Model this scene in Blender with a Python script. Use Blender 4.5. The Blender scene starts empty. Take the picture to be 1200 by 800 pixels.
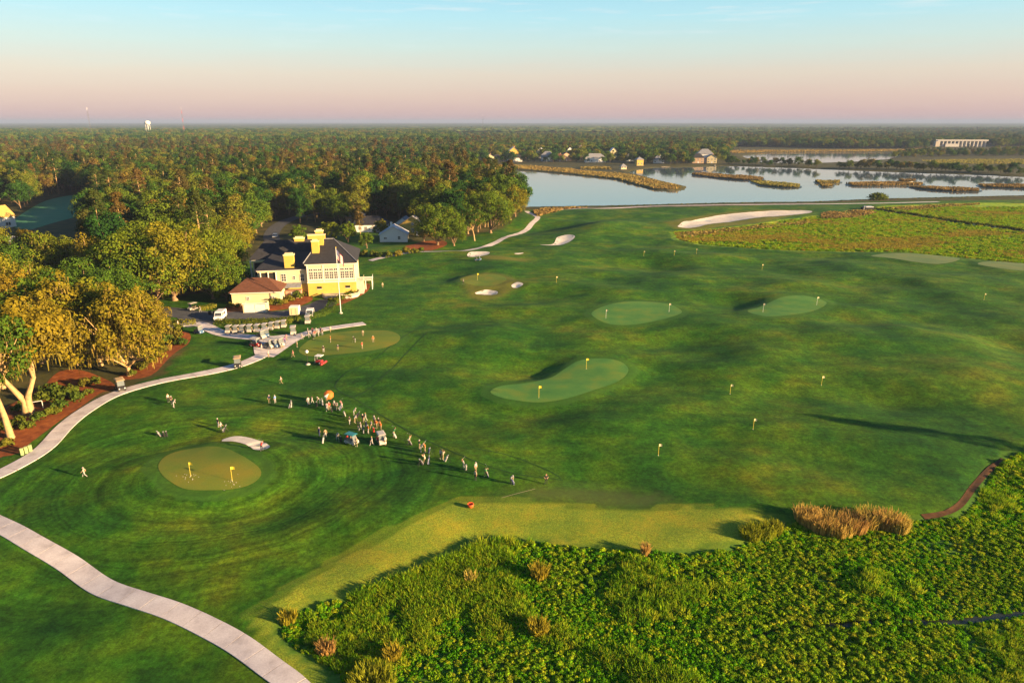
import bpy, bmesh, math, random
import numpy as np
from mathutils import Vector, Matrix
from mathutils.geometry import delaunay_2d_cdt
R = math.radians
rng = np.random.default_rng(7)
random.seed(7)
SC = bpy.context.scene
COL = SC.collection

# ------------------------------------------------------------------ camera
CAM_H, PITCH, FPX = 50.0, R(17.83), 800.0
cam_d = bpy.data.cameras.new("camera"); cam = bpy.data.objects.new("camera", cam_d); COL.objects.link(cam)
cam.location = (0, 0, CAM_H); cam.rotation_euler = (R(90) - PITCH, 0, 0)
cam_d.sensor_width = 36.0; cam_d.lens = 24.0; cam_d.clip_start = 0.5; cam_d.clip_end = 80000
SC.camera = cam
# ------------------------------------------------------------------ light
SUN_EL, SUN_AZ = R(12.5), R(-22)          # azimuth from +X, towards the sun
SUN_DIR = Vector((math.cos(SUN_EL) * math.cos(SUN_AZ), math.cos(SUN_EL) * math.sin(SUN_AZ), math.sin(SUN_EL)))
sun_d = bpy.data.lights.new("sun", 'SUN'); sun = bpy.data.objects.new("sun", sun_d); COL.objects.link(sun)
sun_d.energy = 5.0; sun_d.angle = R(0.55); sun_d.color = (1.0, 0.69, 0.36)
sun.rotation_euler = SUN_DIR.to_track_quat('Z', 'Y').to_euler(); sun.location = (60, -30, 90)
SC.view_settings.view_transform = 'Standard'; SC.view_settings.look = 'None'
EXPO = 2.1
SC.view_settings.exposure = EXPO; SC.view_settings.gamma = 1.0; SC.view_settings.use_curve_mapping = False
SC.cycles.use_denoising = True
SC.cycles.max_bounces = 5; SC.cycles.diffuse_bounces = 2; SC.cycles.glossy_bounces = 2
SC.cycles.transmission_bounces = 2; SC.cycles.volume_bounces = 0; SC.cycles.transparent_max_bounces = 8
SC.cycles.caustics_reflective = False; SC.cycles.caustics_refractive = False

W = bpy.data.worlds.new("World"); SC.world = W; W.use_nodes = True
def build_world():
    nt = W.node_tree; nt.nodes.clear(); N = nt.nodes.new; L = nt.links.new
    out = N('ShaderNodeOutputWorld'); bg = N('ShaderNodeBackground'); bg.inputs[1].default_value = 0.10
    sky = N('ShaderNodeTexSky'); sky.sky_type = 'NISHITA'; sky.sun_disc = False
    sky.sun_elevation = SUN_EL; sky.sun_rotation = math.atan2(SUN_DIR.x, SUN_DIR.y)
    sky.air_density = 1.0; sky.dust_density = 1.0; sky.ozone_density = 1.5
    tc = N('ShaderNodeTexCoord'); sep = N('ShaderNodeSeparateXYZ'); L(tc.outputs['Generated'], sep.inputs[0])
    # thin cirrus bands near the top of the view
    mp = N('ShaderNodeMapping'); mp.inputs['Scale'].default_value = (5, 5, 60)
    L(tc.outputs['Generated'], mp.inputs[0])
    nz = N('ShaderNodeTexNoise'); nz.inputs['Scale'].default_value = 2.2; nz.inputs['Detail'].default_value = 5
    L(mp.outputs[0], nz.inputs['Vector'])
    wob = N('ShaderNodeMath'); wob.operation = 'MULTIPLY_ADD'; wob.inputs[1].default_value = 0.012; 
    L(nz.outputs[0], wob.inputs[0]); L(sep.outputs[2], wob.inputs[2])
    ramp = N('ShaderNodeValToRGB'); cr = ramp.color_ramp
    stops = [(0.0, (0.58, 0.37, 0.46)), (0.014, (0.64, 0.41, 0.44)), (0.040, (0.71, 0.50, 0.45)), (0.066, (0.73, 0.60, 0.50)),
             (0.100, (0.60, 0.72, 0.66)), (0.135, (0.45, 0.76, 0.82)), (0.175, (0.34, 0.69, 0.84)), (0.45, (0.075, 0.25, 0.55)), (1.0, (0.03, 0.11, 0.32))]
    while len(cr.elements) < len(stops): cr.elements.new(0.5)
    for e, (p, c) in zip(cr.elements, stops): e.position = p; e.color = (*c, 1)
    L(wob.outputs[0], ramp.inputs[0])
    k = N('ShaderNodeVectorMath'); k.operation = 'SCALE'; k.inputs['Scale'].default_value = 10.0 / (2 ** EXPO)
    L(ramp.outputs[0], k.inputs[0])
    # wisps
    wr = N('ShaderNodeMapRange'); wr.inputs[1].default_value = 0.54; wr.inputs[2].default_value = 0.74; wr.inputs[4].default_value = 0.45
    L(nz.outputs[0], wr.inputs[0])
    hi = N('ShaderNodeMapRange'); hi.inputs[1].default_value = 0.08; hi.inputs[2].default_value = 0.14; L(sep.outputs[2], hi.inputs[0])
    wm = N('ShaderNodeMath'); wm.operation = 'MULTIPLY'; L(wr.outputs[0], wm.inputs[0]); L(hi.outputs[0], wm.inputs[1])
    mw = N('ShaderNodeMixRGB'); mw.inputs[2].default_value = (2.0, 2.0, 1.95, 1); L(wm.outputs[0], mw.inputs[0]); L(k.outputs[0], mw.inputs[1])
    mx = N('ShaderNodeMixRGB'); mx.inputs[0].default_value = 0.88
    L(sky.outputs[0], mx.inputs[1]); L(mw.outputs[0], mx.inputs[2])
    L(mx.outputs[0], bg.inputs[0]); L(bg.outputs[0], out.inputs[0])
build_world()

# ------------------------------------------------------------------ helpers
def ray(px, py):
    u = (px - 600) / FPX; v = (400 - py) / FPX
    return np.array([u, math.cos(PITCH) + v * math.sin(PITCH), -math.sin(PITCH) + v * math.cos(PITCH)])
def G0(px, py, z=0.0):
    d = ray(px, py); t = (CAM_H - z) / -d[2]
    return np.array([d[0] * t, d[1] * t])
def poly_px(pts, z=0.0): return np.array([G0(x, y, z) for x, y in pts])
def smooth_closed(P, n=6):
    P = np.asarray(P, float); out = []; m = len(P)
    for i in range(m):
        p0, p1, p2, p3 = P[i - 1], P[i], P[(i + 1) % m], P[(i + 2) % m]
        for k in range(n):
            t = k / n
            out.append(0.5 * (2 * p1 + (p2 - p0) * t + (2 * p0 - 5 * p1 + 4 * p2 - p3) * t * t + (3 * p1 - p0 - 3 * p2 + p3) * t ** 3))
    return np.array(out)
def smooth_open(P, n=8):
    P = np.asarray(P, float); Q = np.vstack([2 * P[0] - P[1], P, 2 * P[-1] - P[-2]]); out = []
    for i in range(1, len(Q) - 2):
        p0, p1, p2, p3 = Q[i - 1], Q[i], Q[i + 1], Q[i + 2]
        for k in range(n):
            t = k / n
            out.append(0.5 * (2 * p1 + (p2 - p0) * t + (2 * p0 - 5 * p1 + 4 * p2 - p3) * t * t + (3 * p1 - p0 - 3 * p2 + p3) * t ** 3))
    out.append(P[-1]); return np.array(out)
def resample(P, step, closed=False):
    P = np.asarray(P, float)
    if closed: P = np.vstack([P, P[0]])
    s = np.r_[0, np.cumsum(np.linalg.norm(np.diff(P, axis=0), axis=1))]
    n = max(2, int(round(s[-1] / step)))
    t = np.linspace(0, s[-1], n + 1)
    Q = np.c_[np.interp(t, s, P[:, 0]), np.interp(t, s, P[:, 1])]
    return Q[:-1] if closed else Q
def sdf(X, Y, poly, far=60.0):
    """signed distance (negative inside), clipped to +far away from the bbox"""
    poly = np.asarray(poly, float); sh = X.shape
    x = X.ravel(); y = Y.ravel(); out = np.full(x.shape, far)
    lo = poly.min(0) - far; hi = poly.max(0) + far
    m = np.where((x > lo[0]) & (x < hi[0]) & (y > lo[1]) & (y < hi[1]))[0]
    px, py = x[m], y[m]; d2 = np.full(px.shape, 1e18); ins = np.zeros(px.shape, bool)
    for i in range(len(poly)):
        a = poly[i - 1]; b = poly[i]; e = b - a; L2 = e @ e + 1e-12
        t = np.clip(((px - a[0]) * e[0] + (py - a[1]) * e[1]) / L2, 0, 1)
        d2 = np.minimum(d2, (px - a[0] - t * e[0]) ** 2 + (py - a[1] - t * e[1]) ** 2)
        c = (a[1] > py) != (b[1] > py)
        if c.any():
            xi = a[0] + (py - a[1]) / (b[1] - a[1] + 1e-15) * e[0]
            ins ^= c & (px < xi)
    d = np.sqrt(d2); out[m] = np.minimum(np.where(ins, -d, d), far)
    return out.reshape(sh)
def pdist(X, Y, line):
    d2 = np.full(np.shape(X), 1e18)
    for a, b in zip(line[:-1], line[1:]):
        e = b - a; L2 = e @ e + 1e-12
        t = np.clip(((X - a[0]) * e[0] + (Y - a[1]) * e[1]) / L2, 0, 1)
        d2 = np.minimum(d2, (X - a[0] - t * e[0]) ** 2 + (Y - a[1] - t * e[1]) ** 2)
    return np.sqrt(d2)
def sstep(a, b, x):
    t = np.clip((x - a) / (b - a), 0, 1); return t * t * (3 - 2 * t)
_tab = np.random.default_rng(3).random((256, 256))
def vnoise(x, y, s, seed=0):
    x = np.asarray(x) / s + seed * 17.3; y = np.asarray(y) / s + seed * 41.7
    xi = np.floor(x).astype(int); yi = np.floor(y).astype(int); fx = x - xi; fy = y - yi
    fx = fx * fx * (3 - 2 * fx); fy = fy * fy * (3 - 2 * fy)
    T = lambda a, b: _tab[a & 255, b & 255]
    return (T(xi, yi) * (1 - fx) + T(xi + 1, yi) * fx) * (1 - fy) + (T(xi, yi + 1) * (1 - fx) + T(xi + 1, yi + 1) * fx) * fy - 0.5

def tag(o, label=None, cat=None, group=None, kind=None):
    if label: o["label"] = label
    if cat: o["category"] = cat
    if group: o["group"] = group
    if kind: o["kind"] = kind
    return o
def empty(name, loc, rz=0.0, scale=1.0):
    o = bpy.data.objects.new(name, None); COL.objects.link(o)
    o.location = loc; o.rotation_euler = (0, 0, rz); o.scale = (scale,) * 3; o.empty_display_size = 0.3
    return o
def add_obj(name, me, parent=None, mats=None):
    o = bpy.data.objects.new(name, me); COL.objects.link(o)
    if parent is not None: o.parent = parent
    if mats is not None:
        for m in (mats if isinstance(mats, (list, tuple)) else [mats]): me.materials.append(m)
    return o
def np_mesh(name, V, faces4=None, faces3=None, matidx=None, smooth=False):
    me = bpy.data.meshes.new(name); V = np.asarray(V, np.float32)
    me.vertices.add(len(V)); me.vertices.foreach_set("co", V.ravel())
    loops = []; starts = []; s = 0
    if faces4 is not None and len(faces4):
        f = np.asarray(faces4, np.int32); loops.append(f.ravel()); starts.append(np.arange(len(f)) * 4 + s); s += f.size
    if faces3 is not None and len(faces3):
        f = np.asarray(faces3, np.int32); loops.append(f.ravel()); starts.append(np.arange(len(f)) * 3 + s); s += f.size
    lp = np.concatenate(loops); st = np.concatenate(starts).astype(np.int32)
    me.loops.add(len(lp)); me.loops.foreach_set("vertex_index", lp)
    me.polygons.add(len(st)); me.polygons.foreach_set("loop_start", st)
    if matidx is not None: me.polygons.foreach_set("material_index", np.asarray(matidx, np.int32))
    me.polygons.foreach_set("use_smooth", np.full(len(st), bool(smooth)))
    me.update(calc_edges=True); me.validate()
    return me
def copy_tree(o, parent=None, loc=None, rz=None, name=None):
    c = o.copy(); COL.objects.link(c)
    if name: c.name = name
    c.parent = parent
    if loc is not None: c.location = loc
    if rz is not None: c.rotation_euler = (o.rotation_euler.x, o.rotation_euler.y, rz)
    for ch in list(o.children): copy_tree(ch, c)
    return c

class MB:
    """collects boxes, prisms, tubes and lathes into one mesh"""
    def __init__(s): s.v = []; s.f = []; s.m = []
    def add(s, vs, fs, m=0):
        b = len(s.v); s.v += [tuple(map(float, p)) for p in vs]; s.f += [tuple(i + b for i in f) for f in fs]; s.m += [m] * len(fs); return s
    def box(s, x0, x1, y0, y1, z0, z1, m=0):
        return s.add([(x0, y0, z0), (x1, y0, z0), (x1, y1, z0), (x0, y1, z0), (x0, y0, z1), (x1, y0, z1), (x1, y1, z1), (x0, y1, z1)],
                     [(0, 3, 2, 1), (4, 5, 6, 7), (0, 1, 5, 4), (1, 2, 6, 5), (2, 3, 7, 6), (3, 0, 4, 7)], m)
    def cbox(s, c, d, m=0): return s.box(c[0] - d[0] / 2, c[0] + d[0] / 2, c[1] - d[1] / 2, c[1] + d[1] / 2, c[2] - d[2] / 2, c[2] + d[2] / 2, m)
    def tube(s, P, r, n=8, m=0, cap=True):
        P = [Vector(p) for p in P]; r = r if isinstance(r, (list, tuple)) else [r] * len(P); vs = []; fs = []
        for i, p in enumerate(P):
            t = (P[min(i + 1, len(P) - 1)] - P[max(i - 1, 0)]).normalized()
            a = t.orthogonal().normalized() if abs(t.z) < 0.95 else Vector((1, 0, 0)); a = (a - t * a.dot(t)).normalized(); b = t.cross(a)
            for k in range(n):
                w = 2 * math.pi * k / n; vs.append(p + (a * math.cos(w) + b * math.sin(w)) * r[i])
        for i in range(len(P) - 1):
            for k in range(n):
                fs.append((i * n + k, i * n + (k + 1) % n, (i + 1) * n + (k + 1) % n, (i + 1) * n + k))
        if cap: fs += [tuple(range(n))[::-1], tuple((len(P) - 1) * n + k for k in range(n))]
        return s.add(vs, fs, m)
    def lathe(s, prof, c=(0, 0, 0), n=12, m=0, axis='z'):
        vs = []; fs = []
        for r, z in prof:
            for k in range(n):
                w = 2 * math.pi * k / n; p = (r * math.cos(w), r * math.sin(w), z)
                if axis == 'x': p = (z, p[0], p[1])
                elif axis == 'y': p = (p[0], z, p[1])
                vs.append((p[0] + c[0], p[1] + c[1], p[2] + c[2]))
        for i in range(len(prof) - 1):
            for k in range(n): fs.append((i * n + k, i * n + (k + 1) % n, (i + 1) * n + (k + 1) % n, (i + 1) * n + k))
        fs += [tuple(range(n))[::-1], tuple((len(prof) - 1) * n + k for k in range(n))]
        return s.add(vs, fs, m)
    def prism(s, prof, x0, x1, m=0):
        """profile in (y,z) swept along x"""
        n = len(prof); vs = [(x0, y, z) for y, z in prof] + [(x1, y, z) for y, z in prof]
        fs = [tuple(range(n))[::-1], tuple(range(n, 2 * n))] + [(i, (i + 1) % n, n + (i + 1) % n, n + i) for i in range(n)]
        return s.add(vs, fs, m)
    def hip(s, x0, x1, y0, y1, z, h, ridge, m=0, t=0.25):
        """hip roof with eave thickness; ridge=(xa,xb,yr)"""
        xa, xb, yr = ridge
        vs = [(x0, y0, z), (x1, y0, z), (x1, y1, z), (x0, y1, z), (x0, y0, z + t), (x1, y0, z + t), (x1, y1, z + t), (x0, y1, z + t), (xa, yr, z + t + h), (xb, yr, z + t + h)]
        fs = [(0, 3, 2, 1), (0, 1, 5, 4), (1, 2, 6, 5), (2, 3, 7, 6), (3, 0, 4, 7), (4, 5, 9, 8), (5, 6, 9), (6, 7, 8, 9), (7, 4, 8)]
        return s.add(vs, fs, m)
    def mesh(s, name, smooth=False, bevel=0.0):
        me = bpy.data.meshes.new(name); me.from_pydata(s.v, [], s.f); me.update()
        me.polygons.foreach_set("material_index", s.m)
        bm = bmesh.new(); bm.from_mesh(me); bmesh.ops.recalc_face_normals(bm, faces=bm.faces[:])
        if bevel: bmesh.ops.bevel(bm, geom=bm.edges[:], offset=bevel, segments=2, affect='EDGES', clamp_overlap=True)
        bm.to_mesh(me); bm.free()
        if smooth: me.polygons.foreach_set("use_smooth", [True] * len(me.polygons))
        return me
    def build(s, name, mat, parent=None, smooth=False, bevel=0.0):
        return add_obj(name, s.mesh(name, smooth, bevel), parent, mat)

# ------------------------------------------------------------------ materials
MATS = {}
def nodes_of(m):
    m.use_nodes = True; nt = m.node_tree; nt.nodes.clear()
    return nt, nt.nodes.new, nt.links.new
def simple(name, col, rough=0.7, var=0.12, scale=1.5, metal=0.0, spec=0.3, bump=0.0, emis=None):
    """one colour broken up by a little procedural noise"""
    if name in MATS: return MATS[name]
    m = bpy.data.materials.new(name); nt, N, L = nodes_of(m)
    o = N('ShaderNodeOutputMaterial'); p = N('ShaderNodeBsdfPrincipled'); L(p.outputs[0], o.inputs[0])
    tc = N('ShaderNodeTexCoord'); nz = N('ShaderNodeTexNoise'); nz.inputs['Scale'].default_value = scale; nz.inputs['Detail'].default_value = 4
    L(tc.outputs['Object'], nz.inputs['Vector'])
    mr = N('ShaderNodeMapRange'); mr.inputs[1].default_value = 0.25; mr.inputs[2].default_value = 0.75
    mr.inputs[3].default_value = 1 - var; mr.inputs[4].default_value = 1 + var; L(nz.outputs[0], mr.inputs[0])
    v = N('ShaderNodeVectorMath'); v.operation = 'SCALE'; v.inputs[0].default_value = col; L(mr.outputs[0], v.inputs['Scale'])
    L(v.outputs[0], p.inputs['Base Color']); p.inputs['Roughness'].default_value = rough; p.inputs['Metallic'].default_value = metal
    p.inputs['Specular IOR Level'].default_value = spec
    if bump:
        b = N('ShaderNodeBump'); b.inputs['Strength'].default_value = bump; b.inputs['Distance'].default_value = 0.05
        L(nz.outputs[0], b.inputs['Height']); L(b.outputs[0], p.inputs['Normal'])
    MATS[name] = m; return m
def leafmat(name, stops, transl=0.28, inner=0.25):
    """foliage: colour picked per tree (object random) and per clump (tint attribute)"""
    m = bpy.data.materials.new(name); nt, N, L = nodes_of(m)
    o = N('ShaderNodeOutputMaterial'); oi = N('ShaderNodeObjectInfo'); at = N('ShaderNodeAttribute'); at.attribute_name = 'tint'
    ad = N('ShaderNodeMath'); ad.operation = 'MULTIPLY_ADD'; ad.inputs[1].default_value = inner; ad.use_clamp = True
    sb = N('ShaderNodeMath'); sb.operation = 'SUBTRACT'; sb.inputs[1].default_value = 0.5; L(at.outputs['Fac'], sb.inputs[0])
    L(sb.outputs[0], ad.inputs[0]); L(oi.outputs['Random'], ad.inputs[2])
    ra = N('ShaderNodeValToRGB'); cr = ra.color_ramp
    while len(cr.elements) < len(stops): cr.elements.new(0.5)
    for e, (p, c) in zip(cr.elements, stops): e.position = p; e.color = (*c, 1)
    L(ad.outputs[0], ra.inputs[0])
    g = N('ShaderNodeAttribute'); g.attribute_name = 'shade'
    mr = N('ShaderNodeMapRange'); mr.inputs[3].default_value = 0.65; mr.inputs[4].default_value = 1.3; L(g.outputs['Fac'], mr.inputs[0])
    v = N('ShaderNodeVectorMath'); v.operation = 'SCALE'; L(ra.outputs[0], v.inputs[0]); L(mr.outputs[0], v.inputs['Scale'])
    d = N('ShaderNodeBsdfDiffuse'); t = N('ShaderNodeBsdfTranslucent'); mx = N('ShaderNodeMixShader'); mx.inputs[0].default_value = transl
    L(v.outputs[0], d.inputs[0]); L(v.outputs[0], t.inputs[0]); L(d.outputs[0], mx.inputs[1]); L(t.outputs[0], mx.inputs[2]); L(mx.outputs[0], o.inputs[0])
    MATS[name] = m; return m

M_OAK = leafmat('oak_leaves', [(0, (0.05, 0.10, 0.012)), (0.35, (0.10, 0.15, 0.012)), (0.7, (0.14, 0.16, 0.012)), (1, (0.17, 0.15, 0.013))])
M_GOLD = leafmat('golden_leaves', [(0, (0.11, 0.145, 0.012)), (0.5, (0.18, 0.15, 0.012)), (1, (0.20, 0.145, 0.013))])
M_MOSS = leafmat('hanging_moss', [(0, (0.13, 0.12, 0.025)), (1, (0.21, 0.15, 0.03))])
M_WOOD = leafmat('woodland_leaves', [(0, (0.016, 0.050, 0.010)), (0.3, (0.034, 0.082, 0.011)), (0.6, (0.080, 0.120, 0.012)), (0.85, (0.120, 0.130, 0.014)), (1, (0.13, 0.085, 0.018))], 0.16)
M_PINE = leafmat('pine_needles', [(0, (0.022, 0.050, 0.012)), (0.5, (0.050, 0.060, 0.013)), (1, (0.095, 0.058, 0.016))], 0.14)
M_SHRUB = leafmat('shrub_leaves', [(0, (0.05, 0.09, 0.014)), (0.6, (0.10, 0.12, 0.014)), (1, (0.17, 0.14, 0.02))])
M_MARSH = leafmat('marsh_leaves', [(0, (0.045, 0.19, 0.005)), (0.4, (0.11, 0.32, 0.007)), (0.75, (0.25, 0.42, 0.011)), (1, (0.38, 0.43, 0.018))], 0.45, 0.42)
M_MARSHFAR = leafmat('far_marsh_leaves', [(0, (0.10, 0.22, 0.008)), (0.5, (0.19, 0.32, 0.010)), (0.8, (0.28, 0.34, 0.016)), (1, (0.30, 0.18, 0.03))], 0.4)
M_REED = leafmat('dry_reeds', [(0, (0.34, 0.20, 0.06)), (0.5, (0.46, 0.29, 0.08)), (1, (0.38, 0.30, 0.06))], 0.4)
M_YGRASS = leafmat('yellow_grass', [(0, (0.20, 0.23, 0.015)), (0.5, (0.28, 0.27, 0.02)), (1, (0.32, 0.25, 0.025))], 0.4)
M_REEDFAR = leafmat('far_reeds', [(0, (0.16, 0.11, 0.04)), (0.5, (0.25, 0.17, 0.055)), (1, (0.20, 0.19, 0.04))], 0.3)
M_MARSH2 = leafmat('olive_marsh_leaves', [(0, (0.08, 0.20, 0.006)), (0.5, (0.18, 0.31, 0.010)), (1, (0.34, 0.36, 0.020))], 0.42, 0.45)
M_MEADOWBROWN = leafmat('meadow_brown', [(0, (0.18, 0.19, 0.02)), (0.5, (0.26, 0.22, 0.03)), (1, (0.28, 0.19, 0.03))], 0.3)
M_DARKBARK = simple('dark_bark', (0.055, 0.040, 0.026), 0.95, 0.3, 2.0)
M_BARK = simple('bark', (0.20, 0.13, 0.07), 0.9, 0.35, 2.0, bump=0.6)
M_PALEBARK = simple('pale_bark', (0.33, 0.22, 0.10), 0.9, 0.3, 2.0, bump=0.5)
# ------------------------------------------------------------------ outlines, read off the photograph (pixel -> ground)
def zp(pts, ox, oy, k): return [(ox + x / k, oy + y / k) for x, y in pts]
def outline(pts, z=0.0, n=5): return smooth_closed(poly_px(pts, z), n)
GREENS = {
 'near': outline(zp([(230,370),(290,290),(400,245),(570,225),(720,245),(850,310),(960,380),(990,440),(930,500),(800,540),(600,555),(430,550),(320,500),(250,440)], 150, 490, 6.316)),
 'players': outline(zp([(285,175),(330,130),(420,85),(560,58),(720,48),(880,50),(960,85),(950,130),(850,170),(700,195),(500,208),(350,208)], 300, 380, 5.714)),
 'kidney': outline(zp([(115,465),(160,440),(260,425),(350,400),(400,370),(460,342),(540,335),(620,345),(655,375),(620,415),(520,455),(420,490),(320,505),(220,498),(150,485)], 540, 320, 3.333)),
 'oval': outline(zp([(510,165),(540,140),(620,118),(720,112),(810,122),(862,150),(840,172),(740,195),(640,205),(560,195)], 540, 320, 3.333)),
 'far_oval': outline(zp([(110,200),(150,185),(230,155),(310,148),(385,162),(390,180),(330,205),(230,222),(160,222)], 840, 300, 3.078)),
 'bunkered': outline(zp([(510,370),(560,355),(640,350),(720,358),(745,380),(700,400),(620,405),(540,395)], 420, 240, 4.286)),
}
TEES = {
 'pale': outline(zp([(300,404),(480,386),(820,414),(690,453),(420,418)], 960, 220, 5), n=4),
 'shaded': outline(zp([(930,455),(1020,432),(1200,440),(1300,462),(1200,492)], 960, 220, 5), n=4),
}
BUNKERS = {
 'near': outline(zp([(695,180),(740,148),(830,138),(930,160),(1020,200),(1055,235),(1010,262),(940,262),(890,225),(800,190)], 150, 490, 6.316)),
 'slot': outline(zp([(585,432),(640,418),(695,425),(690,438),(620,440)], 420, 240, 4.286)),
 'dot': outline(zp([(768,406),(800,394),(828,405),(790,416)], 420, 240, 4.286)),
 'pathside': outline(zp([(548,262),(580,245),(655,245),(650,262),(600,275),(556,275)], 420, 240, 4.286)),
 'split': outline(zp([(910,193),(975,192),(1000,165),(1050,157),(1088,168),(1030,195),(985,199)], 420, 240, 4.286)),
 'sliver': outline(zp([(783,247),(832,240),(802,252)], 420, 240, 4.286)),
 'long': outline(zp([(170,178),(250,140),(400,110),(600,90),(780,82),(900,84),(960,92),(900,105),(700,125),(520,142),(400,160),(300,182),(220,188)], 760, 230, 5)),
}
LAKE = np.array(poly_px([(552,214),(575,228),(600,243.5),(720,241.5),(860,238),(950,237),(1030,233.5),(1200,229.5),(1700,224),(1700,212),(1200,207.5),(1150,205),(1030,201),(940,197),(860,194.5),(833,195),(793,196.5),(769,196.5),(745,199),(735,202),(753,206.5),(780,213.5),(803,218.5),(801,222.5),(785,224),(767,223),(753,219.5),(722,210.5),(660,204),(620,200.5),(577,198),(552,198)], -1.0))
POND = np.array(poly_px([(868,183),(900,178.5),(960,178),(1040,179),(1058,182),(1040,187),(1000,190),(940,192),(890,191)], -1.0))
MARSH = np.array(poly_px([(908,611),(870,628),(854,636),(800,642),(750,638),(700,636),(633,628),(593,626.7),(566.7,628),(533,643),(486.7,660),(450,675),(410,690),(373,698),(350,707),(326.7,720),(316.7,740),(333,760),(367,780),(400,805),(460,860),(540,1000),(1700,1000),(1700,480),(1300,500),(1200,522),(1180,530),(1162,542),(1140,575),(1121,600),(1083,602),(1058,602),(985,604),(933,602)]))
FARMARSH = np.array(poly_px([(786,271),(790,280),(820,286),(868,290),(920,293),(1000,295),(1060,295),(1120,301),(1160,305),(1200,308.5),(1300,320),(1700,330),(1700,240),(1200,238),(1150,237),(1035,241),(1000,250),(950,253),(900,260),(850,267),(800,270)]))
DRY = np.array(poly_px([(290,716),(340,687),(400,650),(460,623),(513,600),(540,588),(600,587),(700,595),(760,597),(800,591),(854,596),(915,603),(925,640),(700,660),(480,690),(390,730),(390,780),(420,830),(350,810),(312,760)]))
COURSE = np.array(poly_px([(-400,1000),(-300,570),(-60,560),(0,535),(110,472),(195,437),(226,396),(200,384),(170,372),(190,350),(260,338),(290,305),(345,288),(430,272),(500,283),(580,268),(606,254),(614,246),(800,243),(1030,236),(1700,228),(1700,1000)]))
LAWN = outline([(14,262),(30,248),(55,235),(85,229),(108,233),(112,242),(95,252),(60,262),(30,270)], n=4)
TEEBAND = np.array(poly_px([(580,580),(640,567),(700,566),(770,574),(800,588),(760,596),(700,595),(600,588),(555,588)]))
APRON = np.array(poly_px(zp([(90,158),(150,135),(280,112),(450,90),(700,74),(900,76),(980,92),(700,150),(300,200),(150,195)], 760, 230, 5) ))
COMPLEX = np.array(poly_px(zp([(500,372),(520,350),(640,340),(740,350),(840,385),(850,405),(760,440),(700,462),(610,474),(545,455),(522,425)], 420, 240, 4.286)))
TANROUGH = np.array(poly_px(zp([(390,262),(560,280),(640,262),(780,268),(890,270),(850,292),(640,292),(540,270)], 420, 240, 4.286)))
# mounds (+) and hollows (-): pixel centre, radii in metres, height in metres
BUMPS = [(632,430,13,9.5,-1.0),(690,428,9,8,0.35),(755,306,22,14,-1.6),(800,300,16,12,0.9),(640,264,26,22,-1.8),(690,268,22,18,1.2),(590,285,14,10,-0.7),
 (858,351,10,9,-0.9),(900,347,12,9,0.3),(780,398,12,10,-0.7),(760,390,10,7,0.5),(1000,378,9,8,-0.6),(1075,372,9,8,-0.6),(925,462,8,6,-0.45),(1015,460,9,7,-0.5),
 (1185,405,12,16,-1.1),(1130,400,14,12,0.5),(700,500,9,6,0.3),(770,445,12,8,-0.35),(620,480,9,6,-0.45),(480,318,26,12,-0.9),(560,312,18,10,0.5),(420,330,12,10,-0.5),
 (205,520,10,6,-0.55),(300,598,9,5,-0.6),(245,552,13,9,0.45),(150,560,8,8,0.3),(390,640,5,3,-0.3),(90,575,8,4,-0.35),(60,690,10,8,-0.6),(160,640,7,4,0.15),
 (250,770,9,5,-0.35),(450,600,10,6,0.3),(430,560,9,6,-0.35),(530,560,10,5,0.2),(340,500,9,6,-0.5),(270,470,11,6,-0.45),(230,450,8,5,0.3),(360,440,9,6,-0.4),
 (960,400,16,12,0.5),(1050,440,14,9,0.45),(870,420,12,9,0.4),(840,520,9,6,-0.35),(880,545,8,5,0.3),(960,545,10,6,-0.4),(1030,520,9,5,0.35),(700,340,16,10,0.6),(640,345,14,10,-0.6),
 (560,400,14,10,0.5),(520,380,14,10,-0.5),(560,360,14,8,0.4),(500,440,11,8,0.4),(760,480,10,6,0.4),(580,520,9,5,0.25),(1100,330,20,12,0.5),(1010,330,18,12,-0.6),(930,330,16,10,0.5),(1150,450,10,7,0.5),
 (860,330,14,10,-0.6),(1060,470,9,6,-0.5),(700,560,7,4,-0.25),(820,560,8,5,-0.3),(910,500,9,5,0.3),(720,265,20,20,0.8),(900,310,20,10,-0.5),(810,330,18,10,0.4)]
BUMPW = [(*G0(b[0], b[1]), b[2], b[3], b[4] * (1.3 if i < 2 else (2.1 if i < 18 else 1.6))) for i, b in enumerate(BUMPS)]
CLUB_C = G0(350, 345)
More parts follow.
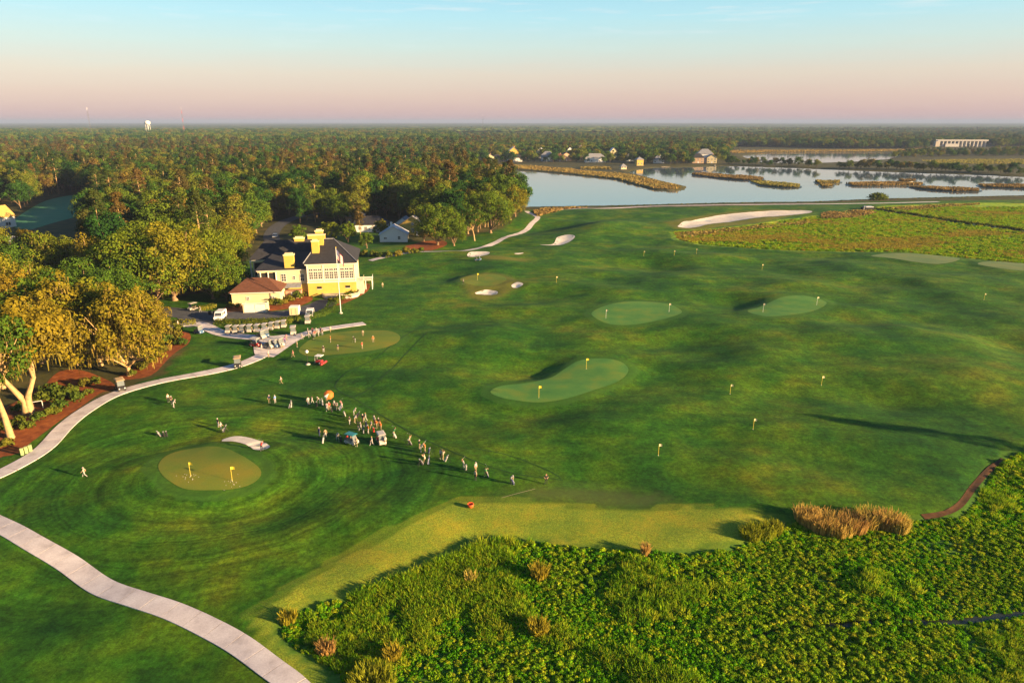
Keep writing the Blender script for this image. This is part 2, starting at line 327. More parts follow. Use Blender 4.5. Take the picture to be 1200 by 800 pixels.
def hraw(x, y):
    x = np.asarray(x, float); y = np.asarray(y, float); h = np.zeros_like(x)
    for bx, by, rx, ry, a in BUMPW:
        q = ((x - bx) / rx) ** 2 + ((y - by) / ry) ** 2
        h += a * np.exp(-q * 1.1)
    near = sstep(460, 380, y) * sstep(-140, -80, x)
    sc = sstep(100, 170, y) * 0.5 + 0.5
    n = 1.6 * vnoise(x * 0.8 + y * 0.3, y, 26, 1) + 1.0 * vnoise(x, y * 1.3, 13, 2) + 0.35 * vnoise(x, y * 1.2, 7.5, 7) + 0.10 * vnoise(x, y, 5, 3)
    h += n * near * sc
    ex = np.hypot((x - CLUB_C[0]) / 46, (y - CLUB_C[1] + 6) / 34)
    h *= 0.12 + 0.88 * sstep(0.8, 1.35, ex)
    for k, P in GREENS.items():
        d = sdf(x, y, P, 12); w = sstep(4.5, -0.5, d); h = h * (1 - 0.5 * w) + w * 0.22
    for k, P in TEES.items():
        d = sdf(x, y, P, 12); w = sstep(4, 0, d); h = h * (1 - w) + w * 0.35
    for k, P in BUNKERS.items():
        d = sdf(x, y, P, 14)
        deep = k in ('near', 'slot', 'dot'); lip = np.exp(-((d - 1.2) / 1.3) ** 2) * (0.22 if deep else 0.08)
        h += lip - sstep(0.4, -2.2, d) * (0.5 if deep else 0.3)
    d = sdf(x, y, MARSH, 30); h = h * sstep(-1, 7, d) - 0.9 * sstep(1.5, -2.5, d)
    d = sdf(x, y, FARMARSH, 30); h = h * sstep(-2, 9, d) - 0.7 * sstep(2, -4, d)
    d = sdf(x, y, LAKE, 40); h = h * sstep(0, 25, d) + np.where(d < 2, 0, 0) - 4.0 * sstep(4, -10, d)
    d = sdf(x, y, POND, 40); h = h - 4.0 * sstep(5, -14, d)
    return h
def axis(a0, a1, step, lo, hi, g0, g1):
    core = np.arange(a0, a1 + 1e-6, step); L = []; s = step; v = a0
    while v > lo: s *= g0; v -= s; L.append(v)
    H = []; s = step; v = core[-1]
    while v < hi: s *= g1; v += s; H.append(v)
    return np.array(L[::-1] + list(core) + H)
GX = axis(-150, 190, 1.25, -26000, 26000, 1.045, 1.045)
GY = axis(45, 300, 1.25, -3000, 30000, 1.3, 1.016)
XX, YY = np.meshgrid(GX, GY)
HH = hraw(XX, YY)
PATH_PX = {'near': [(-70,580),(0,614),(40,636),(80,656),(120,682),(160,698),(200,712),(240,730),(280,752),(320,782),(345,802),(390,850)],
 'curve': [(-80,580),(-20,563),(22,545),(52,527),(76,503),(100,484),(135,464),(180,449),(230,437),(282,424),(318,409),(345,397),(375,387),(427,379)], 'apron': [(196,384),(232,380),(258,390),(300,397),(338,399)]}
_pd = np.full(XX.shape, 99.0); _m = (np.abs(XX) < 150) & (YY > 40) & (YY < 230)
for _l in PATH_PX.values(): _pd[_m] = np.minimum(_pd[_m], pdist(XX[_m], YY[_m], smooth_open(poly_px(_l), 5)))
_S = HH.copy()
for _ in range(10):
    _S[1:-1, 1:-1] = (_S[:-2, 1:-1] + _S[2:, 1:-1] + _S[1:-1, :-2] + _S[1:-1, 2:] + _S[1:-1, 1:-1]) / 5
_w = sstep(6.0, 2.6, _pd); HH = HH * (1 - _w) + _S * _w      # graded bed under the paths
def hs(x, y):
    """height of the ground mesh at x, y (bilinear)"""
    x = np.asarray(x, float); y = np.asarray(y, float)
    i = np.clip(np.searchsorted(GX, x) - 1, 0, len(GX) - 2); j = np.clip(np.searchsorted(GY, y) - 1, 0, len(GY) - 2)
    fx = (x - GX[i]) / (GX[i + 1] - GX[i]); fy = (y - GY[j]) / (GY[j + 1] - GY[j])
    a, b, c, d = HH[j, i], HH[j, i + 1], HH[j + 1, i + 1], HH[j + 1, i]
    return np.where(fx >= fy, a + fx * (b - a) + fy * (c - b), a + fy * (d - a) + fx * (c - d))
def hsm(x, y):
    """ground height averaged over a few metres, for laid slabs"""
    x = np.asarray(x, float); y = np.asarray(y, float)
    return sum(hs(x + dx, y + dy) for dx in (-0.8, 0, 0.8) for dy in (-0.8, 0, 0.8)) / 9
def G(px, py):
    z = 0.0
    for _ in range(6):
        p = G0(px, py, z); z = float(hs(p[0], p[1]))
    return Vector((p[0], p[1], z))

# ------------------------------------------------------------------ ground material
def ramp_node(N, stops, interp='LINEAR'):
    r = N('ShaderNodeValToRGB'); r.color_ramp.interpolation = interp
    while len(r.color_ramp.elements) < len(stops): r.color_ramp.elements.new(0.5)
    for e, (p, c) in zip(r.color_ramp.elements, stops): e.position = p; e.color = (*c, 1)
    return r
def ground_material():
    m = bpy.data.materials.new('ground_cover'); nt, N, L = nodes_of(m)
    out = N('ShaderNodeOutputMaterial'); bs = N('ShaderNodeBsdfPrincipled'); L(bs.outputs[0], out.inputs[0])
    bs.inputs['Roughness'].default_value = 0.9; bs.inputs['Specular IOR Level'].default_value = 0.12
    geo = N('ShaderNodeNewGeometry')
    def noise(scale, detail=4, rough=0.55, vec=None):
        n = N('ShaderNodeTexNoise'); n.inputs['Scale'].default_value = scale; n.inputs['Detail'].default_value = detail; n.inputs['Roughness'].default_value = rough
        L(vec or geo.outputs['Position'], n.inputs['Vector']); return n.outputs[0]
    def attr(name):
        a = N('ShaderNodeAttribute'); a.attribute_name = name; return a.outputs['Fac']
    def math_(op, a, b=None, c=None):
        n = N('ShaderNodeMath'); n.operation = op
        for i, v in enumerate((a, b, c)):
            if v is None: continue
            if isinstance(v, (int, float)): n.inputs[i].default_value = v
            else: L(v, n.inputs[i])
        return n.outputs[0]
    def mrange(v, a, b, c=0.0, d=1.0):
        n = N('ShaderNodeMapRange'); n.interpolation_type = 'SMOOTHSTEP'
        for i, k in enumerate((a, b, c, d)): n.inputs[i + 1].default_value = k
        L(v, n.inputs[0]); return n.outputs[0]
    def mix(f, a, b):
        n = N('ShaderNodeMixRGB')
        for i, v in enumerate((f, a, b)):
            if isinstance(v, tuple): n.inputs[i].default_value = (*v, 1)
            elif isinstance(v, (int, float)): n.inputs[i].default_value = v
            else: L(v, n.inputs[i])
        return n.outputs[0]
    def scale(c, f):
        n = N('ShaderNodeVectorMath'); n.operation = 'SCALE'; L(c, n.inputs[0]); L(f, n.inputs['Scale']); return n.outputs[0]
    big = noise(0.035, 3); mid = noise(0.16, 5); fine = noise(1.6, 6, 0.7); tiny = noise(7.0, 4, 0.7)
    # mown fairway turf
    gr = ramp_node(N, [(0.36, (0.009, 0.052, 0.004)), (0.47, (0.022, 0.080, 0.003)), (0.57, (0.049, 0.104, 0.003)), (0.68, (0.098, 0.118, 0.004))])
    L(math_('ADD', math_('MULTIPLY', big, 0.55), math_('MULTIPLY', mid, 0.47)), gr.inputs[0]); grass = gr.outputs[0]
    # mowing passes: long strokes over the range, rings around the near green
    mp = N('ShaderNodeMapping'); mp.inputs['Rotation'].default_value = (0, 0, R(-24)); mp.inputs['Scale'].default_value = (0.06, 0.34, 0.0)
    L(geo.outputs['Position'], mp.inputs[0]); strokes = noise(1.2, 4, 0.6, mp.outputs[0])
    sub = N('ShaderNodeVectorMath'); sub.operation = 'SUBTRACT'; L(geo.outputs['Position'], sub.inputs[0])
    gc = GREENS['near'].mean(0); sub.inputs[1].default_value = (gc[0] + 1.0, gc[1] - 2.0, 0)
    sq = N('ShaderNodeVectorMath'); sq.operation = 'MULTIPLY'; L(sub.outputs[0], sq.inputs[0]); sq.inputs[1].default_value = (0.88, 1.1, 0)
    ln = N('ShaderNodeVectorMath'); ln.operation = 'LENGTH'; L(sq.outputs[0], ln.inputs[0]); dist = ln.outputs['Value']
    rad = math_('ADD', dist, math_('MULTIPLY', mid, 2.2))
    cb = N('ShaderNodeCombineXYZ'); L(rad, cb.inputs[0]); rings = noise(0.75, 4, 0.65, cb.outputs[0])
    rw = mrange(dist, 24, 38, 1.0, 0.0)
    half = N('ShaderNodeMixRGB'); half.inputs[0].default_value = 0.5; half.inputs[2].default_value = (0.5, 0.5, 0.5, 1); L(strokes, half.inputs[1])
    rg = N('ShaderNodeMapRange'); rg.clamp = False; rg.inputs[1].default_value = 0.25; rg.inputs[2].default_value = 0.75; rg.inputs[3].default_value = 0.05; rg.inputs[4].default_value = 0.95; L(rings, rg.inputs[0])
    pat = mix(rw, half.outputs[0], rg.outputs[0])
    pv = N('ShaderNodeSeparateColor'); L(pat, pv.inputs[0])
    grass = scale(grass, mrange(pv.outputs[0], 0.2, 0.8, 0.62, 1.38))
    grass = scale(grass, mrange(fine, 0.34, 0.66, 0.68, 1.32)); grass = scale(grass, mrange(tiny, 0.35, 0.65, 0.74, 1.26)); grass = scale(grass, mrange(noise(0.42, 5, 0.65), 0.34, 0.66, 0.80, 1.20))
    # worn orange patches
    worn = math_('MULTIPLY', mrange(noise(0.07, 4), 0.60, 0.78), 0.28)
    grass = mix(worn, grass, (0.11, 0.085, 0.010))
    # pale collar round the greens, tee band, tan rough
    wob = math_('MULTIPLY', math_('SUBTRACT', mid, 0.5), 1.2)
    dg = attr('d_green')
    collar = math_('MULTIPLY', mrange(dg, 1.4, 1.9, 1, 0), 0.55)
    grass = mix(collar, grass, (0.040, 0.105, 0.012))
    tb = mrange(math_('ADD', attr('d_tee'), wob), -2.0, 1.0, 0.65, 0.0); grass = mix(tb, grass, (0.070, 0.085, 0.022))
    tr = mrange(math_('ADD', attr('d_tan'), wob), -2.5, 1.0, 0.75, 0.0); grass = mix(tr, grass, scale(mix(mid, (0.09, 0.10, 0.012), (0.16, 0.13, 0.02)), mrange(fine, 0.2, 0.8, 0.7, 1.3)))
    # dry rough beside the marsh
    dr = ramp_node(N, [(0.32, (0.080, 0.150, 0.014)), (0.5, (0.160, 0.200, 0.015)), (0.68, (0.280, 0.235, 0.017))]); L(math_('ADD', math_('MULTIPLY', mid, 0.6), math_('MULTIPLY', fine, 0.4)), dr.inputs[0])
    dryc = scale(dr.outputs[0], mrange(tiny, 0.35, 0.65, 0.6, 1.4))
    edge = math_('ADD', attr('d_dry'), math_('MULTIPLY', math_('SUBTRACT', fine, 0.5), 1.2))
    col = mix(mrange(edge, -0.6, 0.5, 1, 0), grass, dryc)
    # woodland floor and far land
    fl = ramp_node(N, [(0.3, (0.030, 0.032, 0.012)), (0.55, (0.060, 0.058, 0.016)), (0.75, (0.11, 0.075, 0.025))]); L(mid, fl.inputs[0])
    floor = scale(fl.outputs[0], mrange(fine, 0.2, 0.8, 0.7, 1.3))
    de = math_('ADD', attr('d_course'), math_('MULTIPLY', math_('SUBTRACT', mid, 0.5), 5.0))
    col = mix(mrange(de, -0.8, 0.8, 0, 1), col, floor)
    # marsh soil
    mc = scale(mix(mid, (0.040, 0.12, 0.010), (0.075, 0.13, 0.014)), mrange(fine, 0.2, 0.8, 0.6, 1.4))
    col = mix(mrange(math_('ADD', attr('d_marsh'), wob), -0.7, 0.5, 1, 0), col, mc)
    fm = ramp_node(N, [(0.36, (0.06, 0.12, 0.010)), (0.47, (0.17, 0.28, 0.010)), (0.56, (0.24, 0.30, 0.014)), (0.68, (0.24, 0.14, 0.03))]); L(math_('ADD', math_('MULTIPLY', mid, 0.6), math_('MULTIPLY', big, 0.4)), fm.inputs[0])
    col = mix(mrange(math_('ADD', attr('d_far'), math_('MULTIPLY', wob, 2.0)), -1.0, 1.0, 1, 0), col, scale(fm.outputs[0], mrange(noise(0.6, 5, 0.7), 0.25, 0.75, 0.6, 1.4)))
    # bare mud at the water's edge
    L(col, bs.inputs['Base Color'])
    bp = N('ShaderNodeBump'); bp.inputs['Strength'].default_value = 0.35; bp.inputs['Distance'].default_value = 0.10
    hgt = math_('ADD', math_('MULTIPLY', fine, 0.7), math_('MULTIPLY', tiny, 0.35)); L(hgt, bp.inputs['Height']); L(bp.outputs[0], bs.inputs['Normal'])
    return m
M_GROUND = ground_material()
def build_ground():
    nx, ny = len(GX), len(GY)
    V = np.c_[XX.ravel(), YY.ravel(), HH.ravel()]
    idx = np.arange(nx * ny).reshape(ny, nx)
    F = np.stack([idx[:-1, :-1], idx[:-1, 1:], idx[1:, 1:], idx[1:, :-1]], -1).reshape(-1, 4)
    me = np_mesh('ground', V, F, smooth=True); me.materials.append(M_GROUND)
    def put(name, D):
        a = me.attributes.new(name, 'FLOAT', 'POINT'); a.data.foreach_set('value', np.asarray(D, np.float32).ravel())
    dg = np.full(XX.shape, 20.0)
    for P in GREENS.values(): dg = np.minimum(dg, sdf(XX, YY, P, 20))
    put('d_green', dg); put('d_dry', sdf(XX, YY, DRY, 20)); put('d_tee', sdf(XX, YY, TEEBAND, 20))
    put('d_tan', np.minimum(np.minimum(sdf(XX, YY, APRON, 20), sdf(XX, YY, COMPLEX, 20)), sdf(XX, YY, TANROUGH, 20)))
    put('d_course', np.minimum(sdf(XX, YY, COURSE, 30), sdf(XX, YY, LAWN, 30))); put('d_marsh', sdf(XX, YY, MARSH, 20)); put('d_far', sdf(XX, YY, FARMARSH, 30))
    o = add_obj('ground', me); tag(o, 'rolling mown golf turf, rough and woodland floor', None, None, 'structure')
build_ground()

def drape(name, P, mat, step, lift, label=None, kind='structure', parent=None):
    """a sheet over polygon P that follows the ground"""
    B = resample(P, step, True); lo = B.min(0); hi = B.max(0)
    gx, gy = np.meshgrid(np.arange(lo[0] + step / 2, hi[0], step), np.arange(lo[1] + step / 2, hi[1], step))
    ins = sdf(gx, gy, B, 5) < -step * 0.45
    pts = np.vstack([B, np.c_[gx[ins], gy[ins]]]); n = len(B)
    vs, es, fs, *_ = delaunay_2d_cdt([Vector(p) for p in pts], [(i, (i + 1) % n) for i in range(n)], [list(range(n))], 1, 1e-5)
    v = np.array([(p[0], p[1]) for p in vs]); z = hs(v[:, 0], v[:, 1]) + lift
    me = np_mesh(name, np.c_[v, z], None, [f for f in fs if len(f) == 3], smooth=True); me.materials.append(mat)
    o = add_obj(name, me, parent)
    if parent is None: tag(o, label, None, None, kind)
    return o
def band(line, w):
    t = np.gradient(line, axis=0); t /= np.linalg.norm(t, axis=1)[:, None] + 1e-9
    n = np.c_[-t[:, 1], t[:, 0]]; w = np.broadcast_to(w, (len(line),))[:, None]
    return line + n * w / 2, line - n * w / 2
def strip(name, line, w, mat, lift, label=None, step=1.0, parent=None, skirt=0.0, across=4, kind='structure', hf=None):
    hf = hf or hs
    line = resample(line, step); A, B = band(line, w); n = len(line)
    V = []; F = []
    for k in range(across + 1):
        Q = A + (B - A) * k / across
        V.append(np.c_[Q, hf(Q[:, 0], Q[:, 1]) + lift])
    V = np.vstack(V)
    for k in range(across):
        for i in range(n - 1): F.append((k * n + i, (k + 1) * n + i, (k + 1) * n + i + 1, k * n + i + 1))
    if skirt:
        b = len(V); lo = V.copy(); lo[:, 2] -= skirt; V = np.vstack([V, lo])
        for i in range(n - 1):
            F.append((i, i + 1, b + i + 1, b + i)); q = across * n; F.append((q + i + 1, q + i, b + q + i, b + q + i + 1))
        for e in (0, n - 1):
            for k in range(across): F.append((k * n + e, (k + 1) * n + e, b + (k + 1) * n + e, b + k * n + e))
    me = np_mesh(name, V, F, smooth=not skirt); me.materials.append(mat); o = add_obj(name, me, parent)
    if parent is None: tag(o, label, None, None, kind)
    return o

def turf(name, stops, sc=0.4):
    m = bpy.data.materials.new(name); nt, N, L = nodes_of(m)
    out = N('ShaderNodeOutputMaterial'); bs = N('ShaderNodeBsdfPrincipled'); L(bs.outputs[0], out.inputs[0]); bs.inputs['Roughness'].default_value = 0.85; bs.inputs['Specular IOR Level'].default_value = 0.15
    geo = N('ShaderNodeNewGeometry'); a = N('ShaderNodeTexNoise'); a.inputs['Scale'].default_value = sc; a.inputs['Detail'].default_value = 6; L(geo.outputs['Position'], a.inputs['Vector'])
    r = ramp_node(N, stops); L(a.outputs[0], r.inputs[0])
    b = N('ShaderNodeTexNoise'); b.inputs['Scale'].default_value = 6; b.inputs['Detail'].default_value = 3; L(geo.outputs['Position'], b.inputs['Vector'])
    mr = N('ShaderNodeMapRange'); mr.inputs[1].default_value = 0.25; mr.inputs[2].default_value = 0.75; mr.inputs[3].default_value = 0.88; mr.inputs[4].default_value = 1.12; L(b.outputs[0], mr.inputs[0])
    v = N('ShaderNodeVectorMath'); v.operation = 'SCALE'; L(r.outputs[0], v.inputs[0]); L(mr.outputs[0], v.inputs['Scale']); L(v.outputs[0], bs.inputs['Base Color'])
    bp = N('ShaderNodeBump'); bp.inputs['Strength'].default_value = 0.12; bp.inputs['Distance'].default_value = 0.04; L(b.outputs[0], bp.inputs['Height']); L(bp.outputs[0], bs.inputs['Normal'])
    return m
M_GREEN_OLIVE = turf('olive_green_turf', [(0.3, (0.080, 0.140, 0.016)), (0.5, (0.120, 0.155, 0.016)), (0.7, (0.180, 0.160, 0.016))], 0.16)
M_GREEN_PALE = turf('pale_green_turf', [(0.3, (0.044, 0.140, 0.026)), (0.5, (0.070, 0.170, 0.028)), (0.7, (0.120, 0.180, 0.022))], 0.2)
M_TEE = turf('tee_turf', [(0.3, (0.09, 0.15, 0.05)), (0.7, (0.15, 0.18, 0.06))], 0.12)
M_SAND = turf('bunker_sand', [(0.3, (0.50, 0.44, 0.36)), (0.5, (0.58, 0.51, 0.42)), (0.7, (0.64, 0.57, 0.47))], 0.8)
M_MULCH = turf('pine_straw_mulch', [(0.3, (0.13, 0.035, 0.010)), (0.5, (0.20, 0.055, 0.014)), (0.7, (0.27, 0.085, 0.020))], 0.9)
M_LAWN = turf('shaded_lawn', [(0.3, (0.045, 0.16, 0.075)), (0.7, (0.065, 0.20, 0.085))], 0.2)
M_CONC = turf('path_concrete', [(0.3, (0.34, 0.30, 0.29)), (0.45, (0.45, 0.40, 0.39)), (0.7, (0.54, 0.49, 0.47))], 0.5)
M_JOINT = simple('concrete_joint', (0.16, 0.14, 0.12), 0.95)
M_ASPH = turf('asphalt', [(0.3, (0.055, 0.058, 0.065)), (0.7, (0.085, 0.088, 0.095))], 0.6)
M_TRACK = turf('pressed_turf', [(0.3, (0.012, 0.045, 0.006)), (0.7, (0.022, 0.060, 0.008))], 0.5)
M_CHANNEL = simple('channel_mud', (0.020, 0.024, 0.012), 0.35, 0.3, 0.3)
for k, P in GREENS.items():
    lab = {'near': 'round olive practice green with two yellow flags and concentric mowing rings', 'players': 'oval practice green where golfers putt beside the cart path',
           'kidney': 'kidney shaped pale green with two flagsticks in the range', 'oval': 'smooth oval pale target green with two flags', 'far_oval': 'small pale target green in the open range',
           'bunkered': 'small olive green next to two little bunkers'}[k]
    drape('putting_green', P, M_GREEN_OLIVE if k in ('near', 'players', 'bunkered') else M_GREEN_PALE, 1.0, 0.035, lab)
for k, P in TEES.items(): drape('tee_box', P, M_TEE, 1.5, 0.04, {'pale': 'long pale mown tee at the edge of the marsh meadow', 'shaded': 'darker mown tee strip by the marsh meadow'}[k])
for k, P in BUNKERS.items():
    lab = {'near': 'curved white sand bunker beside the round practice green', 'slot': 'narrow sand bunker in tan rough below the small green', 'dot': 'tiny oval sand bunker in tan rough', 'pathside': 'white sand bunker by the bend of the tree lined path',
           'split': 'two lobed sand bunker on the fairway', 'sliver': 'thin sliver of sand on the fairway', 'long': 'long pale waste bunker beside the marsh meadow'}[k]
    drape('sand_bunker', P, M_SAND, 0.5 if k in ('near', 'slot', 'dot') else 1.2, 0.07, lab)
drape('lawn', LAWN, M_LAWN, 4, 0.05, 'shaded lawn clearing between the woods')

MULCH = [np.array(poly_px(zp([(-60,790),(0,772),(120,757),(200,692),(330,602),(440,522),(560,442),(680,352),(750,332),(770,295),(700,240),(560,190),(400,200),(250,330),(0,470),(-100,520)], 0, 400, 5.714))),
         np.array(poly_px(zp([(540,452),(640,432),(720,362),(798,302),(812,262),(765,255),(700,320),(560,400),(500,440)], 0, 320, 3.637))),
         np.array(poly_px([(476,288),(500,281),(520,280),(523,287),(505,294),(482,294)])),
         np.array(poly_px([(383,350),(395,349),(415,342),(428,332),(434,333),(430,342),(412,352),(396,358),(384,358)])),
         np.array(poly_px([(262,361),(275,357),(290,359),(325,357),(345,350),(362,347),(366,352),(345,361),(315,365),(288,367),(262,366)]))]
MLAB = ['red pine straw bed under the mossy trees along the path', 'curved red pine straw bed beside the cart path lawn', 'red pine straw bed below the oaks by the tree lined path', 'planting bed wrapping the corner of the clubhouse', 'planting bed in front of the outbuilding']
for P, l in zip(MULCH, MLAB): drape('mulch_bed', smooth_closed(P, 3), M_MULCH, 1.2, 0.03, l)

# paths of concrete slabs
def slab_path(pts, w, label, slab=3.2, far=False):
    line = resample(smooth_open(poly_px(pts), 10), 0.8)
    base = strip('cart_path', line, w - 0.1, M_JOINT if not far else M_CONC, 0.06 if not far else 0.06, label, hf=hsm if not far else hs)
    if far: return base
    s = np.r_[0, np.cumsum(np.linalg.norm(np.diff(line, axis=0), axis=1))]; n = int(s[-1] / slab)
    for i in range(n):
        t = np.linspace(s[-1] * i / n + 0.03, s[-1] * (i + 1) / n - 0.03, 5)
        Q = np.c_[np.interp(t, s, line[:, 0]), np.interp(t, s, line[:, 1])]
        strip('slab', Q, w, M_CONC, 0.095 + 0.010 * random.random(), None, 0.8, base, 0.12, 3, hf=hsm)
    return base
slab_path([(-70,580),(0,614),(40,636),(80,656),(120,682),(160,698),(200,712),(240,730),(280,752),(320,782),(345,802),(390,850)], 2.5, 'wide concrete cart path running past the round practice green')
slab_path([(-80,580),(-20,563),(22,545),(52,527),(76,503),(100,484),(135,464),(180,449),(230,437),(282,424),(318,409),(345,397),(375,387),(427,379)], 2.9, 'concrete cart path curving from the mulch beds up to the clubhouse')
slab_path([(196,384),(232,380),(258,390),(300,397),(338,399)], 3.6, 'concrete apron in front of the row of parked carts')
drape('plaza', np.array(poly_px([(296,399),(345,392),(356,397),(320,416),(298,414)])), M_CONC, 1.5, 0.085, 'small concrete plaza where golf carts gather')
slab_path([(434,306),(455,302.5),(490,298),(537,296),(560,290),(595,275),(621,260),(630,254.5),(617,248)], 3.0, 'pale path bending along the tree line towards the lake', far=True)
slab_path([(640,246.5),(760,242.3),(860,240),(1000,238.7),(1100,236.5)], 3.5, 'pale path following the lake shore', far=True)
strip('road', smooth_open(poly_px([(120,358),(190,364),(230,369),(290,370),(340,367.5),(372,359),(388,352)]), 8), 7.5, M_ASPH, 0.045, 'asphalt drive between the hedge and the outbuilding')
strip('road', smooth_open(poly_px([(236,382),(228,374),(222,368)]), 8), 7.0, M_ASPH, 0.055, 'short asphalt link from the drive to the cart apron')
strip('road', smooth_open(poly_px([(335,300),(322,286),(318,275),(328,263),(352,254),(395,247)]), 8), 7.0, M_ASPH, 0.045, 'asphalt road curving into the woods behind the clubhouse', 2.0)
strip('mowing_line', smooth_open(poly_px([(500,380),(470,398),(440,420),(405,435),(393,447),(398,456),(440,480),(480,505),(520,527),(560,545),(610,558),(660,562)]), 8), 0.28, M_TRACK, 0.03, 'dark mowing line curving behind the row of golfers')
strip('mowing_line', smooth_open(poly_px([(500,392),(465,425),(440,448),(415,464)]), 8), 0.28, M_TRACK, 0.03, 'straight dark mowing line crossing the range')
strip('mowing_line', smooth_open(poly_px([(555,528),(600,536),(640,550),(658,560)]), 8), 0.22, M_TRACK, 0.03, 'faint dark mowing arc near the end of the range')
strip('marsh_channel', smooth_open(poly_px([(1015,245),(1040,248),(1080,254),(1130,262),(1200,271),(1300,285)], -0.7), 8), 5.0, M_CHANNEL, 0.25, 'dark straight channel through the marsh meadow', 2.0)
strip('marsh_channel', smooth_open(poly_px([(1050,288),(1100,285.5),(1150,282),(1200,278),(1260,274)], -0.7), 8), 1.6, M_CHANNEL, 0.2, 'thin dark rill through the marsh meadow', 2.0)

# water
def water_material():
    m = bpy.data.materials.new('lake_water'); nt, N, L = nodes_of(m)
    out = N('ShaderNodeOutputMaterial'); bs = N('ShaderNodeBsdfPrincipled'); L(bs.outputs[0], out.inputs[0])
    bs.inputs['Base Color'].default_value = (0.07, 0.11, 0.14, 1); bs.inputs['Roughness'].default_value = 0.05; bs.inputs['IOR'].default_value = 1.45; bs.inputs['Specular IOR Level'].default_value = 0.8
    geo = N('ShaderNodeNewGeometry'); mp = N('ShaderNodeMapping'); mp.inputs['Scale'].default_value = (0.35, 1.0, 1); L(geo.outputs['Position'], mp.inputs[0])
    a = N('ShaderNodeTexNoise'); a.inputs['Scale'].default_value = 0.5; a.inputs['Detail'].default_value = 3; L(mp.outputs[0], a.inputs['Vector'])
    b = N('ShaderNodeTexNoise'); b.inputs['Scale'].default_value = 0.012; b.inputs['Detail'].default_value = 3; L(mp.outputs[0], b.inputs['Vector'])
    mr = N('ShaderNodeMapRange'); mr.inputs[1].default_value = 0.45; mr.inputs[2].default_value = 0.62; mr.inputs[3].default_value = 0.04; mr.inputs[4].default_value = 0.30; L(b.outputs[0], mr.inputs[0])
    bp = N('ShaderNodeBump'); bp.inputs['Distance'].default_value = 0.08; L(mr.outputs[0], bp.inputs['Strength']); L(a.outputs[0], bp.inputs['Height']); L(bp.outputs[0], bs.inputs['Normal'])
    return m
M_WATER = water_material()
def water(name, P, label, z=-1.0):
    lo = P.min(0) - 60; hi = P.max(0) + 60
    B = resample(np.array(P), 30, True)
    c = [(lo[0], lo[1]), (hi[0], lo[1]), (hi[0], hi[1]), (lo[0], hi[1])]
    me = bpy.data.meshes.new(name); me.from_pydata([(x, y, z) for x, y in c], [], [(0, 1, 2, 3)]); me.materials.append(M_WATER)
    tag(add_obj(name, me), label, None, None, 'structure')
water('lake', LAKE, 'calm lake reflecting the pale evening sky')
water('lake', POND, 'far pond beyond the tree lined causeway', -1.01)

# evening haze: one closed box of thin even air round the whole scene
def build_haze():
    b = MB().box(-27000, 27000, -3100, 30500, -6, 92)
    m = bpy.data.materials.new('haze_air'); nt, N, L = nodes_of(m)
    o = N('ShaderNodeOutputMaterial'); p = N('ShaderNodeVolumePrincipled'); p.inputs['Color'].default_value = (0.27, 0.35, 0.54, 1)
    p.inputs['Density'].default_value = 0.00010; p.inputs['Anisotropy'].default_value = 0.0
    L(p.outputs[0], o.inputs['Volume'])
    tag(b.build('haze', m), 'thin blue evening haze over the far woods', None, None, 'stuff')
build_haze()
# ------------------------------------------------------------------ vegetation
def rand_dirs(r, n):
    v = r.normal(size=(n, 3)); return v / np.linalg.norm(v, axis=1)[:, None]
def leaves_mesh(name, P, Nrm, size, tint, shade, mat, r, aspect=1.0):
    """many small leaf-sized quads at P facing Nrm"""
    n = len(P); Nrm = Nrm / (np.linalg.norm(Nrm, axis=1)[:, None] + 1e-9)
    a = np.cross(Nrm, rand_dirs(r, n)); a /= np.linalg.norm(a, axis=1)[:, None] + 1e-9; b = np.cross(Nrm, a)
    s = (size * (0.6 + 0.8 * r.random(n)))[:, None] / 2; s2 = s * aspect
    V = np.stack([P - a * s, P - b * s2 * 0.8, P + a * s, P + b * s2 * 0.8], 1).reshape(-1, 3)
    F = np.arange(4 * n).reshape(n, 4)
    me = np_mesh(name, V, F); me.materials.append(mat)
    for nm, d in (('tint', tint), ('shade', shade)):
        at = me.attributes.new(nm, 'FLOAT', 'FACE'); at.data.foreach_set('value', np.asarray(d, np.float32))
    return me
def crown_arrays(r, centres, radii, per, up=0.25, flat=0.8):
    m = len(centres); d = rand_dirs(r, m * per); d[:, 2] = d[:, 2] + up; d /= np.linalg.norm(d, axis=1)[:, None]
    rr = np.repeat(radii, per) * (0.72 + 0.36 * r.random(m * per))
    P = np.repeat(centres, per, 0) + d * rr[:, None] * np.array([1, 1, flat])
    N = d + 0.38 * rand_dirs(r, m * per)
    tint = np.repeat(r.random(m), per) * 0.75 + 0.25 * r.random(m * per)
    shade = np.clip(0.5 + 0.3 * d[:, 2] * 0 + 0.35 * (r.random(m * per) - 0.5) + np.repeat((r.random(m) - 0.5) * 0.5, per), 0, 1)
    return P, N, tint, shade
def limbs(r, H, fork, targets, r0, lean=(0, 0), n=7):
    b = MB(); top = Vector((lean[0], lean[1], fork))
    mid = Vector((lean[0] * 0.35 + r.normal() * 0.15, lean[1] * 0.35 + r.normal() * 0.15, fork * 0.5))
    b.tube([(0, 0, -0.3), (0, 0, 0.25), mid, top], [r0 * 1.5, r0 * 1.1, r0 * 0.85, r0 * 0.7], n)
    for t in targets:
        t = Vector(t); m = top.lerp(t, 0.45) + Vector((r.normal() * 0.4, r.normal() * 0.4, 0.5))
        b.tube([top - Vector((0, 0, 0.4)), m, t], [r0 * 0.5, r0 * 0.3, r0 * 0.1], 5, cap=False)
        for q in range(2):
            e = m + Vector((r.normal() * 1.6, r.normal() * 1.6, 1.2 + r.random() * 1.6)); b.tube([m, e], [r0 * 0.2, r0 * 0.06], 4, cap=False)
    return b
